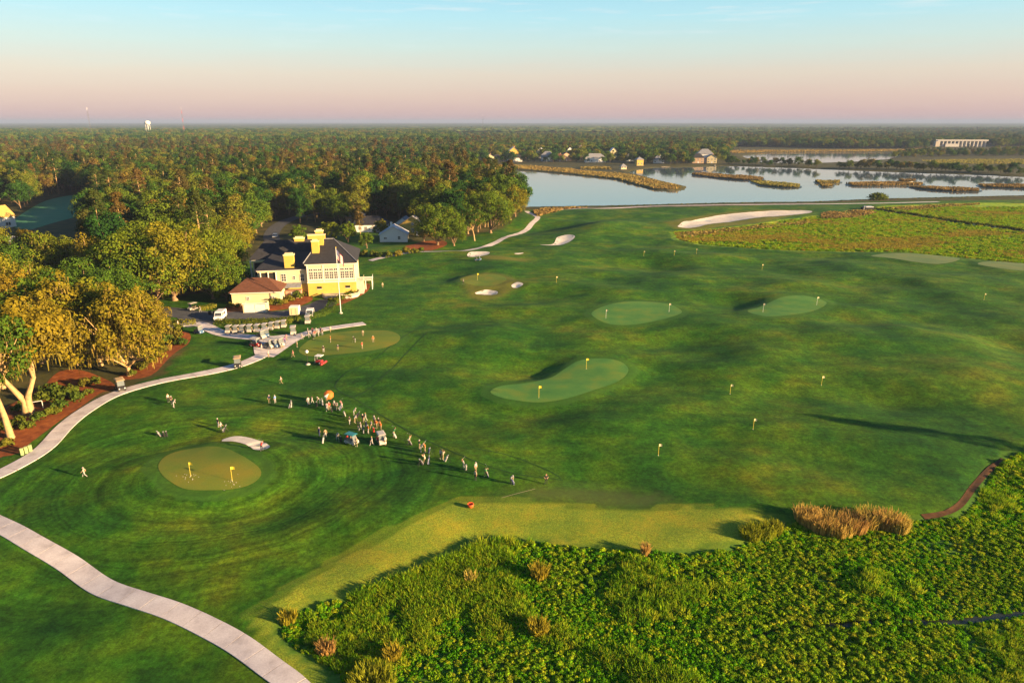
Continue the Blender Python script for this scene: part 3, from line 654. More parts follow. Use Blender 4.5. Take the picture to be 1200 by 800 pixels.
def broad_tree(seed, H, Rc, fork, nclump, per, leaf, mat, bark, moss=0, r0=0.45, lean=(0, 0), low=-0.75, rcf=(0.13, 0.12)):
    """-> (crown mesh, trunk mesh, moss mesh or None)"""
    r = np.random.default_rng(seed); hz = (H - fork * 0.75) / 2; cz = H - hz
    d = rand_dirs(r, nclump); d[:, 2] = np.where(d[:, 2] < low, -d[:, 2], d[:, 2])
    lob = 0.72 + 0.5 * np.abs(np.sin(d[:, 0] * 3.1 + seed) * np.cos(d[:, 1] * 2.7 + seed * 1.7)) + 0.15 * r.random(nclump)
    rad = (0.35 + 0.65 * r.random(nclump) ** 0.5) * lob
    rc = Rc * (rcf[0] + rcf[1] * r.random(nclump))
    C = np.c_[d[:, 0] * rad * (Rc * 0.86) + lean[0], d[:, 1] * rad * (Rc * 0.86) + lean[1], cz + d[:, 2] * rad * hz * 0.86]
    P, N, ti, sh = crown_arrays(r, C, rc, per)
    crown = leaves_mesh('crown', P, N, leaf, ti, sh, mat, r)
    tg = C[np.argsort(-rad)[:8]] * np.array([0.75, 0.75, 0.97])
    tr = limbs(r, H, fork, tg, r0, lean).mesh('trunk', True); tr.materials.append(bark)
    ms = None
    if moss:
        k = r.integers(0, nclump, moss); p = C[k] + rand_dirs(r, moss) * rc[k][:, None] * np.array([1, 1, 0.4]); p[:, 2] -= rc[k] * 0.3
        L = 0.5 + 1.3 * r.random(moss) ** 2; w = 0.07 + 0.11 * r.random(moss); an = r.random(moss) * math.pi
        dx = np.c_[np.cos(an) * w, np.sin(an) * w, np.zeros(moss)]; dn = np.c_[r.normal(size=moss) * 0.1, r.normal(size=moss) * 0.1, -L]
        V = np.stack([p - dx, p + dx, p + dn + dx * 0.35, p + dn - dx * 0.35], 1).reshape(-1, 3)
        ms = np_mesh('hanging_moss', V, np.arange(4 * moss).reshape(-1, 4)); ms.materials.append(M_MOSS)
        for nm, dd in (('tint', r.random(moss)), ('shade', r.random(moss))):
            at = ms.attributes.new(nm, 'FLOAT', 'FACE'); at.data.foreach_set('value', dd.astype(np.float32))
    return crown, tr, ms
def pine_tree(seed, H, Rc, nclump, per, leaf, mat, bare=0.55, bark=None):
    r = np.random.default_rng(seed); t = r.random(nclump) ** 0.9
    z = H * (bare + (1 - bare) * t); rad = Rc * (1 - 0.75 * np.maximum(0, t - 0.25) / 0.75) * (0.35 + 0.65 * r.random(nclump)) * (0.6 + 0.4 * np.minimum(1, t / 0.2))
    an = r.random(nclump) * 2 * math.pi; C = np.c_[np.cos(an) * rad, np.sin(an) * rad, z]
    P, N, ti, sh = crown_arrays(r, C, Rc * (0.20 + 0.16 * r.random(nclump)), per, 0.35, 0.55)
    crown = leaves_mesh('crown', P, N, leaf, ti, sh, mat, r, 0.7)
    b = MB(); b.tube([(0, 0, -0.3), (0.1 * r.normal(), 0.1 * r.normal(), H * 0.4), (0.2 * r.normal(), 0.2 * r.normal(), H * 0.97)], [0.36, 0.27, 0.06], 7)
    for i in range(0, nclump, 3): b.tube([(0, 0, C[i, 2] - 0.8), tuple(C[i])], [0.09, 0.03], 4, cap=False)
    tr = b.mesh('trunk', True); tr.materials.append(bark or M_PALEBARK)
    return crown, tr, None
def shrub_mesh(seed, Rc, H, n, per, leaf, mat, aspect=1.0):
    r = np.random.default_rng(seed); d = rand_dirs(r, n); d[:, 2] = np.abs(d[:, 2])
    C = d * np.array([Rc * 0.7, Rc * 0.7, H * 0.62]) * (0.5 + 0.5 * r.random(n))[:, None]; C[:, 2] += H * 0.2
    P, N, ti, sh = crown_arrays(r, C, Rc * (0.28 + 0.15 * r.random(n)), per, 0.3, 0.8)
    P[:, 2] = np.maximum(P[:, 2], 0.02)
    return leaves_mesh('foliage', P, N, leaf, ti, sh, mat, r, aspect)
def blades_mesh(name, r, n, spread, h, w, mat, droop=0.35, top=None):
    """upright grass or reed blades, two quads each"""
    an = r.random(n) * 2 * math.pi; q = np.sqrt(r.random(n)) * spread
    p = np.c_[np.cos(an) * q, np.sin(an) * q, np.zeros(n)]; hh = h * (0.6 + 0.6 * r.random(n)); a2 = an + r.normal(size=n) * 0.7
    out = np.c_[np.cos(a2), np.sin(a2), np.zeros(n)] * (hh * droop * r.random(n))[:, None]; f = r.random(n) * math.pi
    dx = np.c_[np.cos(f), np.sin(f), np.zeros(n)] * (w * (0.6 + 0.8 * r.random(n)))[:, None]
    m = p + out * 0.3; m[:, 2] += hh * 0.6; t = p + out; t[:, 2] += hh
    V = np.stack([p - dx * 0.6, p + dx * 0.6, m + dx, m - dx, t + dx * 0.25, t - dx * 0.25], 1).reshape(-1, 3); b = np.arange(n) * 6
    F = np.vstack([np.c_[b, b + 1, b + 2, b + 3], np.c_[b + 3, b + 2, b + 4, b + 5]])
    me = np_mesh(name, V, F); me.materials.append(mat); ti = r.random(n)
    for nm, dd in (('tint', np.r_[ti, ti]), ('shade', r.random(2 * n))):
        at = me.attributes.new(nm, 'FLOAT', 'FACE'); at.data.foreach_set('value', dd.astype(np.float32))
    return me

def scatter(name, pts, rz, scl, pick, meshes, label, parent=None):
    """one 'stuff' object: points carrying instances of the given meshes"""
    col = bpy.data.collections.new(name + '_kinds')
    for i, m in enumerate(meshes):
        o = bpy.data.objects.new('%s_kind_%02d' % (name, i), m); col.objects.link(o)
    me = bpy.data.meshes.new(name); me.vertices.add(len(pts)); me.vertices.foreach_set('co', np.asarray(pts, np.float32).ravel())
    for nm, ty, d in (('rz', 'FLOAT', rz), ('scl', 'FLOAT', scl), ('pick', 'INT', pick)):
        a = me.attributes.new(nm, ty, 'POINT'); a.data.foreach_set('value', np.asarray(d, np.int32 if ty == 'INT' else np.float32))
    o = add_obj(name, me, parent); tag(o, label, None, None, 'stuff')
    ng = bpy.data.node_groups.new(name + '_scatter', 'GeometryNodeTree'); N = ng.nodes.new; L = ng.links.new
    ng.interface.new_socket('Geometry', in_out='INPUT', socket_type='NodeSocketGeometry'); ng.interface.new_socket('Geometry', in_out='OUTPUT', socket_type='NodeSocketGeometry')
    gi = N('NodeGroupInput'); go = N('NodeGroupOutput'); ip = N('GeometryNodeInstanceOnPoints'); ci = N('GeometryNodeCollectionInfo')
    ci.inputs['Collection'].default_value = col; ci.inputs['Separate Children'].default_value = True; ci.inputs['Reset Children'].default_value = True
    def na(nm, ty):
        n = N('GeometryNodeInputNamedAttribute'); n.data_type = ty; n.inputs['Name'].default_value = nm; return n.outputs[0]
    cx = N('ShaderNodeCombineXYZ'); L(na('rz', 'FLOAT'), cx.inputs[2]); er = N('FunctionNodeEulerToRotation'); L(cx.outputs[0], er.inputs[0])
    L(gi.outputs[0], ip.inputs['Points']); L(ci.outputs[0], ip.inputs['Instance']); ip.inputs['Pick Instance'].default_value = True
    L(na('pick', 'INT'), ip.inputs['Instance Index']); L(er.outputs[0], ip.inputs['Rotation']); L(na('scl', 'FLOAT'), ip.inputs['Scale']); L(ip.outputs[0], go.inputs[0])
    md = o.modifiers.new('scatter', 'NODES'); md.node_group = ng
    return o
def sample_poly(r, poly, n):
    poly = np.asarray(poly); lo = poly.min(0); hi = poly.max(0); out = []
    tot = 0
    while tot < n:
        p = lo + r.random((n * 3, 2)) * (hi - lo); p = p[sdf(p[:, 0], p[:, 1], poly, 1) < 0]; out.append(p); tot += len(p)
        if not len(p): break
    return np.vstack(out)[:n]
def in_view(p, margin=1.12):
    w = p[:, 1] * math.cos(PITCH) + CAM_H * math.sin(PITCH)
    return (p[:, 1] > 5) & (np.abs(p[:, 0]) < w * 0.75 * margin + 12)

# tree kinds
KIND = {}
for i in range(4): KIND['oak%d' % i] = broad_tree(11 + i, 17, 10.0, 1.5, 190, 62, 0.50, M_OAK, M_BARK, 300, 0.6)
for i in range(3): KIND['gold%d' % i] = broad_tree(31 + i, 18, 7.8, 2.2, 170, 60, 0.46, M_GOLD, M_PALEBARK, 1500, 0.5)
for i in range(3): KIND['small%d' % i] = broad_tree(41 + i, 8, 4.2, 1.0, 70, 46, 0.40, M_OAK, M_BARK, 0, 0.22)
for i in range(4): KIND['wood%d' % i] = broad_tree(51 + i, 21, 8.4, 3.0, 76, 85, 0.66, M_WOOD, M_BARK, 0, 0.4, rcf=(0.20, 0.16))
for i in range(4): KIND['pine%d' % i] = pine_tree(61 + i, 27, 4.8, 62, 42, 0.62, M_PINE, 0.40 + 0.05 * i)
KIND['twin'] = broad_tree(71, 19, 8.5, 6.5, 140, 62, 0.48, M_GOLD, M_PALEBARK, 1100, 0.55, lean=(-1.6, 0.3), low=-0.4)
KIND['leaning'] = broad_tree(72, 20, 7.2, 7.0, 120, 62, 0.48, M_OAK, M_PALEBARK, 500, 0.5, lean=(-1.2, 0.6), low=-0.4)
LABELS_USED = {}
def place_tree(kind, p, scale, rz, name, label, group=None):
    cr, tr, ms = KIND[kind]
    e = empty(name, p, rz, scale); tag(e, label, 'tree', group)
    o = bpy.data.objects.new('trunk', tr); COL.objects.link(o); o.parent = e
    o = bpy.data.objects.new('crown', cr); COL.objects.link(o); o.parent = e
    if ms is not None:
        o = bpy.data.objects.new('hanging_moss', ms); COL.objects.link(o); o.parent = e; o['kind'] = 'stuff'
    return e
# trees told apart in the photograph: kind, base pixel, height, label
NAMED = [
 ('twin', 36, 486, 21, 'tall golden tree with two leaning pale trunks in the red mulch'),
 ('leaning', 13, 513, 21, 'mossy tree with a slender pale trunk near the mulch bed corner'),
 ('gold0', 152, 440, 19, 'golden mossy tree with drooping crown beside the lawn and path'),
 ('gold1', 118, 428, 18, 'golden tree with hanging moss behind the drooping one'),
 ('gold2', 88, 428, 20, 'brownish gold mossy tree above the mulch path'),
 ('oak0', 50, 425, 18, 'broad green gold oak behind the twin trunk tree'),
 ('oak1', 205, 352, 22, 'wide green live oak next to the drive and outbuilding'),
 ('oak2', 245, 340, 19, 'live oak crowding the outbuilding of the clubhouse'),
 ('oak3', 160, 352, 21, 'dark rounded live oak along the drive'),
 ('gold1', 72, 345, 19, 'orange lit oak standing before the shaded lawn'),
 ('oak2', 28, 350, 17, 'yellow green oak beside the pale roofed house'),
 ('gold2', 120, 352, 19, 'tawny oak between the orange oak and the dark one'),
 ('oak3', 2, 372, 17, 'leafy green oak next to the mossy slender tree'),
 ('gold0', 20, 400, 17, 'yellow oak between mulch bed and house'),
 ('gold2', 228, 285, 15, 'copper coloured oak in front of the pines'),
 ('oak0', 275, 300, 15, 'green oak behind the wide live oak'),
 ('oak1', 250, 300, 16, 'shaded green oak near the road into the woods'),
 ('wood1', 108, 262, 18, 'bushy tree with a bent trunk at the lawn edge'),
 ('small0', 350, 285, 8, 'small round olive tree behind the clubhouse roof'),
 ('small1', 388, 282, 9, 'small leafy tree behind the clubhouse chimneys'),
 ('small2', 408, 284, 9, 'bushy small tree between clubhouse and cottages'),
 ('pine2', 423, 287, 17, 'slender pine with a bare pale trunk by the cottages'),
 ('oak1', 513, 287, 17, 'golden green oak in the red straw by the bend of the path'),
 ('oak2', 532, 288, 12, 'leafy oak at the edge of the pale path'),
 ('leaning', 556, 282, 14, 'oak with a curved leaning trunk beside the pale path'),
 ('oak3', 575, 273, 19, 'bushy oak near the lake end of the path'),
 ('oak0', 598, 260, 19, 'round oak on the point above the lake'),
 ('gold1', 540, 270, 19, 'mossy golden oak behind the curved trunk tree'),
 ('wood2', 610, 249, 12, 'small green tree at the lake corner of the woods'),
 ('small1', 430, 291, 7, 'small leafy tree in front of the shaded cottage'),
 ('small2', 446, 278, 8, 'small tree between the shaded cottage and the white one'),
 ('small0', 497, 283, 8, 'small golden tree shading the yellow cottage'),
 ('small0', 281, 345, 9, 'bushy tree squeezed between outbuilding and clubhouse wall'),
 ('small1', 266, 352, 8, 'low leafy tree at the end wall of the outbuilding'),
 ('oak1', 250, 350, 14, 'low spreading oak over the drive near the outbuilding'),
 ('oak0', 182, 358, 19, 'bushy live oak leaning over the start of the drive'),
 ('oak3', 226, 338, 20, 'deep green live oak in the clump beside the outbuilding'),
 ('gold0', 175, 402, 12, 'short golden tree between the curved bed and the drive'),
 ('oak2', 140, 385, 16, 'leafy oak filling the gap behind the golden mossy trees'),
 ('gold2', 60, 390, 18, 'amber oak rising behind the twin trunk tree'),
 ('oak1', 95, 385, 17, 'green oak among the amber oaks'),
 ('oak0', 265, 326, 15, 'dark oak touching the clubhouse roof'),
 ('gold1', 5, 455, 17, 'yellow mossy tree behind the slender pale trunk'),
 ('oak3', 190, 322, 17, 'rounded oak behind the wide live oak by the drive'),
 ('gold0', 40, 318, 15, 'amber oak near the low pale roofed house'),
]
NH = {'oak': 17, 'gold': 18, 'smal': 8, 'wood': 22, 'pine': 28, 'twin': 19, 'lean': 20}
for k, px, py, h, lab in NAMED:
    p = G(px, py); place_tree(k, p, h / NH[k.rstrip('0123')[:4]], random.random() * 6.28 if k not in ('twin', 'leaning') else R(200 * (k == 'twin')), 'oak_tree' if k[:4] in ('oak0', 'oak1', 'oak2', 'oak3') else ('pine_tree' if k[:4] == 'pine' else 'tree'), lab)
# second stem of the twin-trunk tree
e = [o for o in bpy.data.objects if o.type == 'EMPTY' and o.get('label', '').startswith('tall golden tree with two')][0]
b = MB(); b.tube([(0.5, 0, -0.2), (0.3, 0.2, 2.5), (2.2, 0.8, 6.5), (3.6, 0.6, 10)], [0.75, 0.5, 0.4, 0.2], 8); b.build('trunk', M_PALEBARK, e, True)

# the woods: polygon of tree bases, minus clearings
WOODS = np.array(poly_px([(-260,420),(-40,380),(0,352),(60,338),(140,338),(215,335),(262,318),(292,292),(305,283),(345,262),(425,262),(432,258),(520,262),(565,268),(603,252),(611,246),(595,232),(578,216),(560,205),(552,196),(553,189),(545,181),(540,172),(530,163),(520,157),(520,152.5),(-300,152.5)]))
ROADP = smooth_open(poly_px([(335,300),(322,286),(318,275),(328,263),(352,254),(395,247)]), 8)
CLEAR = [outline([(4,335),(10,272),(22,250),(50,233),(85,226),(112,230),(118,244),(108,270),(100,335)], n=4), np.array(poly_px([(428,288),(428,268),(445,262),(492,264),(498,284)])), np.array(poly_px([(-20,300),(-20,240),(20,240),(28,300)])),
         np.array(poly_px([(270,345),(285,290),(430,285),(440,345)]))]
def woods_points(r, n, ymin, ymax):
    lo = np.array([-0.75 * ymax * 1.1 - 40, ymin]); hi = np.array([60, ymax]); p = lo + r.random((n, 2)) * (hi - lo)
    p = p[in_view(p)]; p = p[sdf(p[:, 0], p[:, 1], WOODS, 1) < 0]
    for c in CLEAR: p = p[sdf(p[:, 0], p[:, 1], c, 1) > 0]
    return p[pdist(p[:, 0], p[:, 1], ROADP) > 7]
def thin(p, d):
    """greedy minimum spacing"""
    cell = {}; keep = []
    for i, (x, y) in enumerate(p):
        k = (int(x // d), int(y // d)); ok = True
        for a in (-1, 0, 1):
            for b in (-1, 0, 1):
                for j in cell.get((k[0] + a, k[1] + b), ()):
                    if (p[j, 0] - x) ** 2 + (p[j, 1] - y) ** 2 < d * d: ok = False; break
                if not ok: break
            if not ok: break
        if ok: cell.setdefault(k, []).append(i); keep.append(i)
    return p[keep]
r = np.random.default_rng(5)
W1 = thin(woods_points(r, 30000, 190, 620), 7.6)
named_xy = np.array([G0(a[1], a[2]) for a in NAMED])
W1 = W1[np.array([np.min(np.hypot(*(named_xy - q).T)) > 6 for q in W1])]
W1 = W1[np.argsort(np.hypot(W1[:, 0], W1[:, 1]))]
IND = W1[:230]; REST = W1[230:]
wl = {'wood': ('woodland_tree', 'broad leafy tree in the dense woods behind the clubhouse', 'leafy woodland trees'), 'pine': ('pine_tree', 'tall pine rising from the dense woods behind the clubhouse', 'woodland pines'), 'oak': ('oak_tree', 'spreading oak in the dense woods behind the clubhouse', 'woodland oaks')}
LMT = ['in the woods behind the clubhouse roof', 'beside the road into the woods', 'at the edge of the shaded lawn', 'behind the golden oaks and drive', 'above the white and yellow cottages', 'on the wooded point above the lake', 'past the road bend deep in the woods', 'near the house with the golden roof']
LMK = np.array([G0(*q) for q in ((385, 262), (315, 262), (100, 240), (190, 300), (470, 258), (575, 255), (360, 240), (15, 262))])
for i, (x, y) in enumerate(IND):
    q = random.random(); k = 'wood%d' % random.randrange(4) if q < 0.58 else ('pine%d' % random.randrange(4) if q < 0.78 else 'oak%d' % random.randrange(4))
    nm, lab, grp = wl[k[:-1]]
    j = int(np.argmin(np.hypot(LMK[:, 0] - x, LMK[:, 1] - y))); lab = lab.replace('in the dense woods behind the clubhouse', LMT[j]).replace('rising from the dense woods behind the clubhouse', LMT[j]); grp = grp + ' ' + LMT[j]
    s = random.uniform(0.62, 1.08) * (0.85 if k[0] == 'o' else 1.0)
    place_tree(k, (x, y, float(hs(x, y))), s, random.random() * 6.28, nm, lab, grp)
for i, (px, py) in enumerate([(503,274),(520,272),(530,276),(548,274),(560,272),(568,266),(584,264),(590,258),(604,254),(553,262),(535,264),(518,262),(500,262),(576,258),(604,248)]):
    p = G(px, py); place_tree(('wood%d' % (i % 4)) if i % 3 else ('oak%d' % (i % 4)), p, random.uniform(0.85, 1.1), random.random() * 6.28, 'grove_tree', 'tall dense green tree of the grove between path and lake', 'lakeside grove trees')
# joined crown+trunk meshes for the forest mass
def joined(k, name):
    cr, tr, _ = KIND[k]; bm = bmesh.new(); bm.from_mesh(cr); bm.from_mesh(tr); me = bpy.data.meshes.new(name)
    # keep attributes of the crown; trunk faces take the second material
    nc = len(cr.polygons); bm.faces.ensure_lookup_table()
    for f in bm.faces[nc:]: f.material_index = 1
    bm.to_mesh(me); bm.free(); me.materials.append(cr.materials[0]); me.materials.append(tr.materials[0]); return me
for i in range(4): KIND['far%d' % i] = broad_tree(81 + i, 18, 9.2, 2.0, 40, 40, 1.2, M_WOOD, M_DARKBARK, 0, 0.4, rcf=(0.24, 0.18))
for i in range(3): KIND['farpine%d' % i] = pine_tree(91 + i, 24, 6.0, 30, 24, 1.1, M_PINE, 0.3, M_DARKBARK)
MID = [joined('wood%d' % i, 'midwood') for i in range(4)] + [joined('pine%d' % i, 'midpine') for i in range(4)] + [joined('far%d' % i, 'farwood') for i in range(4)] + [joined('farpine%d' % i, 'farpine') for i in range(3)]
W2 = thin(woods_points(r, 30000, 620, 1300), 9.5); W3 = thin(woods_points(r, 30000, 1300, 3200), 19)
pts = np.vstack([REST, W2, W3]); n1, n2, n3 = len(REST), len(W2), len(W3)
pick = np.r_[r.choice([0, 1, 2, 3, 0, 1, 2, 3, 4, 5, 6], n1), r.choice([8, 9, 10, 11, 8, 9, 10, 11, 12, 13, 14], n2), r.choice([8, 9, 10, 11], n3)]
scl = np.r_[r.uniform(0.65, 1.08, n1), r.uniform(0.65, 1.1, n2), r.uniform(0.95, 1.35, n3)]
scatter('forest', np.c_[pts, hs(pts[:, 0], pts[:, 1]) - 0.2], r.random(len(pts)) * 6.28, scl, pick, MID, 'dense mixed forest stretching away behind the clubhouse woods')

# land beyond the lake: tree bases in bands (pixel polygons)
FARB = [(np.array(poly_px([(545,183),(640,183),(760,186),(850,184),(862,172),(1000,174.5),(1080,174),(1240,171),(1500,171),(1500,152.5),(520,152.5),(530,163),(540,174)])), 30000, 17, 3200),
        (np.array(poly_px([(545,183),(640,183),(760,186),(850,184),(862,172),(1000,174.5),(1080,174),(1240,171),(1500,171),(1500,168),(1240,166),(1000,167),(850,166),(535,168),(540,174)])), 16000, 10, 3200),
        (np.array(poly_px([(1045,186),(1090,184),(1200,183),(1300,183),(1300,175),(1200,175),(1080,177),(1050,180)])), 1200, 11, 1500)]
farpts = []
NEARBRIDGE = np.array(poly_px([(1086,178),(1086,170.5),(1166,170.5),(1166,178)]))
for P, n, d, ymax in FARB:
    q = sample_poly(r, P, n); q = q[sdf(q[:, 0], q[:, 1], NEARBRIDGE, 5) > 0]; farpts.append(thin(q[in_view(q)], d))
fp = np.vstack(farpts)
# shore trees among the far houses
sh = sample_poly(r, np.array(poly_px([(560,188),(640,189),(720,190),(770,192),(850,190),(850,184),(760,185),(640,183),(550,183)])), 400)
fp = np.vstack([fp, thin(sh, 14)])
scatter('forest', np.c_[fp, np.zeros(len(fp)) - 0.2], r.random(len(fp)) * 6.28, np.r_[r.uniform(0.6, 1.0, len(farpts[0]) + len(farpts[1])), r.uniform(0.3, 0.55, len(farpts[2])), r.uniform(0.5, 0.9, len(fp) - sum(map(len, farpts)))], r.choice([8, 9, 10, 11, 8, 9, 10, 11, 12], len(fp)), MID, 'hazy forest beyond the lake and the far houses')
# causeway trees: individuals
cw = [(px, 191.5 + (px - 850) * 0.036 + random.uniform(-0.6, 1.2)) for px in np.arange(852, 1200, 5.8) + 0]
for px, py in cw:
    if 958 < px < 985 and random.random() < 0.6: continue
    p = G0(px + random.uniform(-2.5, 2.5), py); k = 'far%d' % random.randrange(4)
    place_tree(k, (p[0], p[1], float(max(hs(*p), -0.3))), random.uniform(0.3, 0.62), random.random() * 6.28, 'causeway_tree', 'dark leafy tree on the causeway between lake and far pond', 'causeway trees')
for i, px in enumerate([566, 571, 579, 588, 590, 599, 612, 619, 627, 638, 648, 651, 660, 673, 676, 686, 708, 713, 724, 729, 742, 756, 761, 766, 780, 786, 792, 797, 802, 808, 812, 841, 846]):
    p = G0(px + random.uniform(-2, 2), (192.2 if 775 < px < 815 else 191) + random.uniform(-1.4, 0.6))
    place_tree('far%d' % (i % 4), (p[0], p[1], 0.0), random.uniform(0.4, 0.8), random.random() * 6.28, 'shore_tree', 'dark rounded tree between the far shore houses', 'far shore garden trees')
# distant canopy out to the horizon
def canopy():
    ys = np.concatenate([np.arange(2600, 6000, 45), np.geomspace(6000, 24000, 60)]); V = []; nx = 420
    for y in ys:
        x = np.linspace(-0.84 * y - 200, 0.84 * y + 200, nx); x = x + rng.normal(size=nx) * y * 0.0005
        amp = 6 + 6 * vnoise(x, np.full(nx, y), 900, 4)
        V.append(np.c_[x, np.full(nx, y) + rng.normal(size=nx) * 12, 9 + amp * rng.random(nx) + 10 * vnoise(x, np.full(nx, y), 2500, 6)])
    ny = len(ys); V = np.vstack(V); idx = np.arange(nx * ny).reshape(ny, nx)
    F = np.stack([idx[:-1, :-1], idx[:-1, 1:], idx[1:, 1:], idx[1:, :-1]], -1).reshape(-1, 4)
    me = np_mesh('forest_canopy', V, F)
    m = bpy.data.materials.new('far_canopy'); nt, N, L = nodes_of(m); o = N('ShaderNodeOutputMaterial'); d = N('ShaderNodeBsdfDiffuse'); geo = N('ShaderNodeNewGeometry')
    mp = N('ShaderNodeMapping'); mp.inputs['Scale'].default_value = (0.012, 0.004, 0.0); L(geo.outputs['Position'], mp.inputs[0])
    nz = N('ShaderNodeTexNoise'); nz.inputs['Scale'].default_value = 1.0; nz.inputs['Detail'].default_value = 6; L(mp.outputs[0], nz.inputs['Vector'])
    rr = ramp_node(N, [(0.35, (0.015, 0.045, 0.016)), (0.5, (0.045, 0.080, 0.018)), (0.65, (0.11, 0.11, 0.025))]); L(nz.outputs[0], rr.inputs[0]); L(rr.outputs[0], d.inputs[0]); L(d.outputs[0], o.inputs[0])
    me.materials.append(m); tag(add_obj('forest_canopy', me), 'flat forest canopy running to the horizon', None, None, 'stuff')
canopy()

# marsh plants in front: leafy clumps and tufts
MK = [shrub_mesh(200 + i, 0.46, 0.45, 10, 15, 0.20, M_MARSH, 0.5) for i in range(5)] + [blades_mesh('tuft', np.random.default_rng(210 + i), 46, 0.4, 0.8, 0.03, M_MARSH2, 0.6) for i in range(3)] + [shrub_mesh(205 + i, 0.5, 0.5, 10, 15, 0.20, M_MARSH2, 0.5) for i in range(3)]
r = np.random.default_rng(9)
q = np.c_[r.uniform(-60, 150, 190000), r.uniform(44, 112, 190000)]; q = q[in_view(q, 1.06)]; ds = sdf(q[:, 0], q[:, 1], MARSH, 30); q = q[ds < -0.3]
strip('marsh_creek', smooth_open(poly_px([(880,748),(920,738),(980,732),(1050,728),(1120,728),(1220,716)], -0.9), 6), 0.9, M_CHANNEL, 0.03, 'dark narrow creek through the marsh plants')
dens = vnoise(q[:, 0], q[:, 1], 5.5, 8) + 0.5 * vnoise(q[:, 0], q[:, 1], 2.2, 9)
creek = smooth_open(poly_px([(880,748),(920,738),(980,732),(1050,728),(1120,728),(1220,716)], -0.9), 6); creek2 = smooth_open(poly_px([(1080,640),(1110,634),(1140,632)], -0.9), 6)
cd = np.minimum(pdist(q[:, 0], q[:, 1], creek), pdist(q[:, 0], q[:, 1], creek2) + 0.2)
q = q[(r.random(len(q)) < np.clip(0.9 + 1.1 * dens[:], 0.12, 1)) & (cd > 0.35)]
q = q[:80000]; big = vnoise(q[:, 0], q[:, 1], 12, 12)
sp = vnoise(q[:, 0], q[:, 1], 9, 21) + 0.6 * vnoise(q[:, 0], q[:, 1], 3.5, 22) + 0.35 * (r.random(len(q)) - 0.5)
pk = np.where(sp > 0.22, r.integers(8, 11, len(q)), np.where(sp < -0.26, r.integers(5, 8, len(q)), r.integers(0, 5, len(q))))
scatter('marsh_plants', np.c_[q, hs(q[:, 0], q[:, 1]) - 0.05], r.random(len(q)) * 6.28, r.uniform(0.5, 1.25, len(q)) * (1.0 + 1.0 * big), pk, MK, 'dense bright green leafy marsh plants below the dry rough')
# far marsh meadow
FK = [shrub_mesh(230 + i, 1.1, 0.7, 8, 9, 0.40, M_MARSHFAR) for i in range(4)] + [blades_mesh('tuft', np.random.default_rng(240 + i), 60, 1.2, 0.8, 0.08, M_MARSHFAR, 0.5) for i in range(2)] + [blades_mesh('tuft', np.random.default_rng(245 + i), 60, 1.2, 0.7, 0.08, M_MEADOWBROWN, 0.5) for i in range(2)]
q = np.c_[r.uniform(50, 420, 90000), r.uniform(200, 430, 90000)]; q = q[in_view(q)]; q = q[sdf(q[:, 0], q[:, 1], FARMARSH, 10) < -1]
ch1 = smooth_open(poly_px([(1015,245),(1040,248),(1080,254),(1130,262),(1200,271),(1300,285)], -0.7), 8); q = q[pdist(q[:, 0], q[:, 1], ch1) > 3.4]
q = q[r.random(len(q)) < np.clip(0.75 + 1.0 * vnoise(q[:, 0], q[:, 1], 22, 5), 0.15, 1)][:26000]
scatter('meadow_plants', np.c_[q, hs(q[:, 0], q[:, 1]) - 0.05], r.random(len(q)) * 6.28, r.uniform(0.6, 1.1, len(q)), np.where(vnoise(q[:, 0] * 0.5, q[:, 1] * 1.6, 30, 31) + 0.5 * vnoise(q[:, 0] * 0.5, q[:, 1] * 1.5, 9, 32) + 0.3 * (r.random(len(q)) - 0.5) > 0.2, r.integers(6, 8, len(q)), r.integers(0, 6, len(q))), FK, 'yellow green plants covering the far marsh meadow')
# taller dark growth along the channel
q = resample(ch1, 1.4); qq = np.vstack([q + r.normal(size=q.shape) * 0.8 + np.array([0.0, 3.2]), q + r.normal(size=q.shape) * 0.8])
scatter('channel_plants', np.c_[qq, hs(qq[:, 0], qq[:, 1])], r.random(len(qq)) * 6.28, r.uniform(1.0, 1.6, len(qq)), r.integers(0, 4, len(qq)), [shrub_mesh(250 + i, 1.0, 1.1, 8, 9, 0.35, M_SHRUB) for i in range(4)], 'dark fringe of plants along the meadow channel')
# reeds: dry clumps in the marsh and strips by the bunker and shore
def reed_clump(px, py, n, spread, h, label, mat=M_REED, name='reed_clump', w=0.05, droop=0.45):
    p = G(px, py); me = blades_mesh('reeds', np.random.default_rng(int(px * 7 + py)), n, spread, h, w, mat, droop)
    o = add_obj(name, me); o.location = p; tag(o, label, 'reeds'); return o
reed_clump(632, 678, 420, 0.9, 1.7, 'tall yellow grass clump standing alone among marsh plants', M_YGRASS)
reed_clump(631, 742, 460, 1.0, 1.4, 'rounded tawny grass clump deep in the marsh', M_YGRASS)
reed_clump(436, 804, 700, 2.2, 1.3, 'orange dry grass patch at the lower marsh', M_YGRASS)
reed_clump(460, 772, 300, 0.8, 1.3, 'narrow golden grass tuft above the orange patch', M_YGRASS)
reed_clump(382, 764, 260, 0.9, 1.2, 'small reddish grass tuft near the marsh path corner')
reed_clump(338, 728, 260, 0.9, 1.1, 'golden grass tuft at the marsh corner beside the dry rough', M_YGRASS)
reed_clump(756, 650, 260, 0.5, 1.4, 'thin dry reed tuft at the edge of the dry rough')
reed_clump(552, 682, 150, 0.6, 1.2, 'little russet tuft among marsh plants')
for i, (px, py, s) in enumerate([(945,612,1.5),(962,618,2.0),(980,622,2.2),(998,620,1.8),(1018,614,1.6),(1038,616,1.6),(1052,622,1.2)]):
    o = reed_clump(px, py, 520, s, 1.9, 'tan feathery reed stand where the range meets the marsh'); o['group'] = 'tan reed stands'
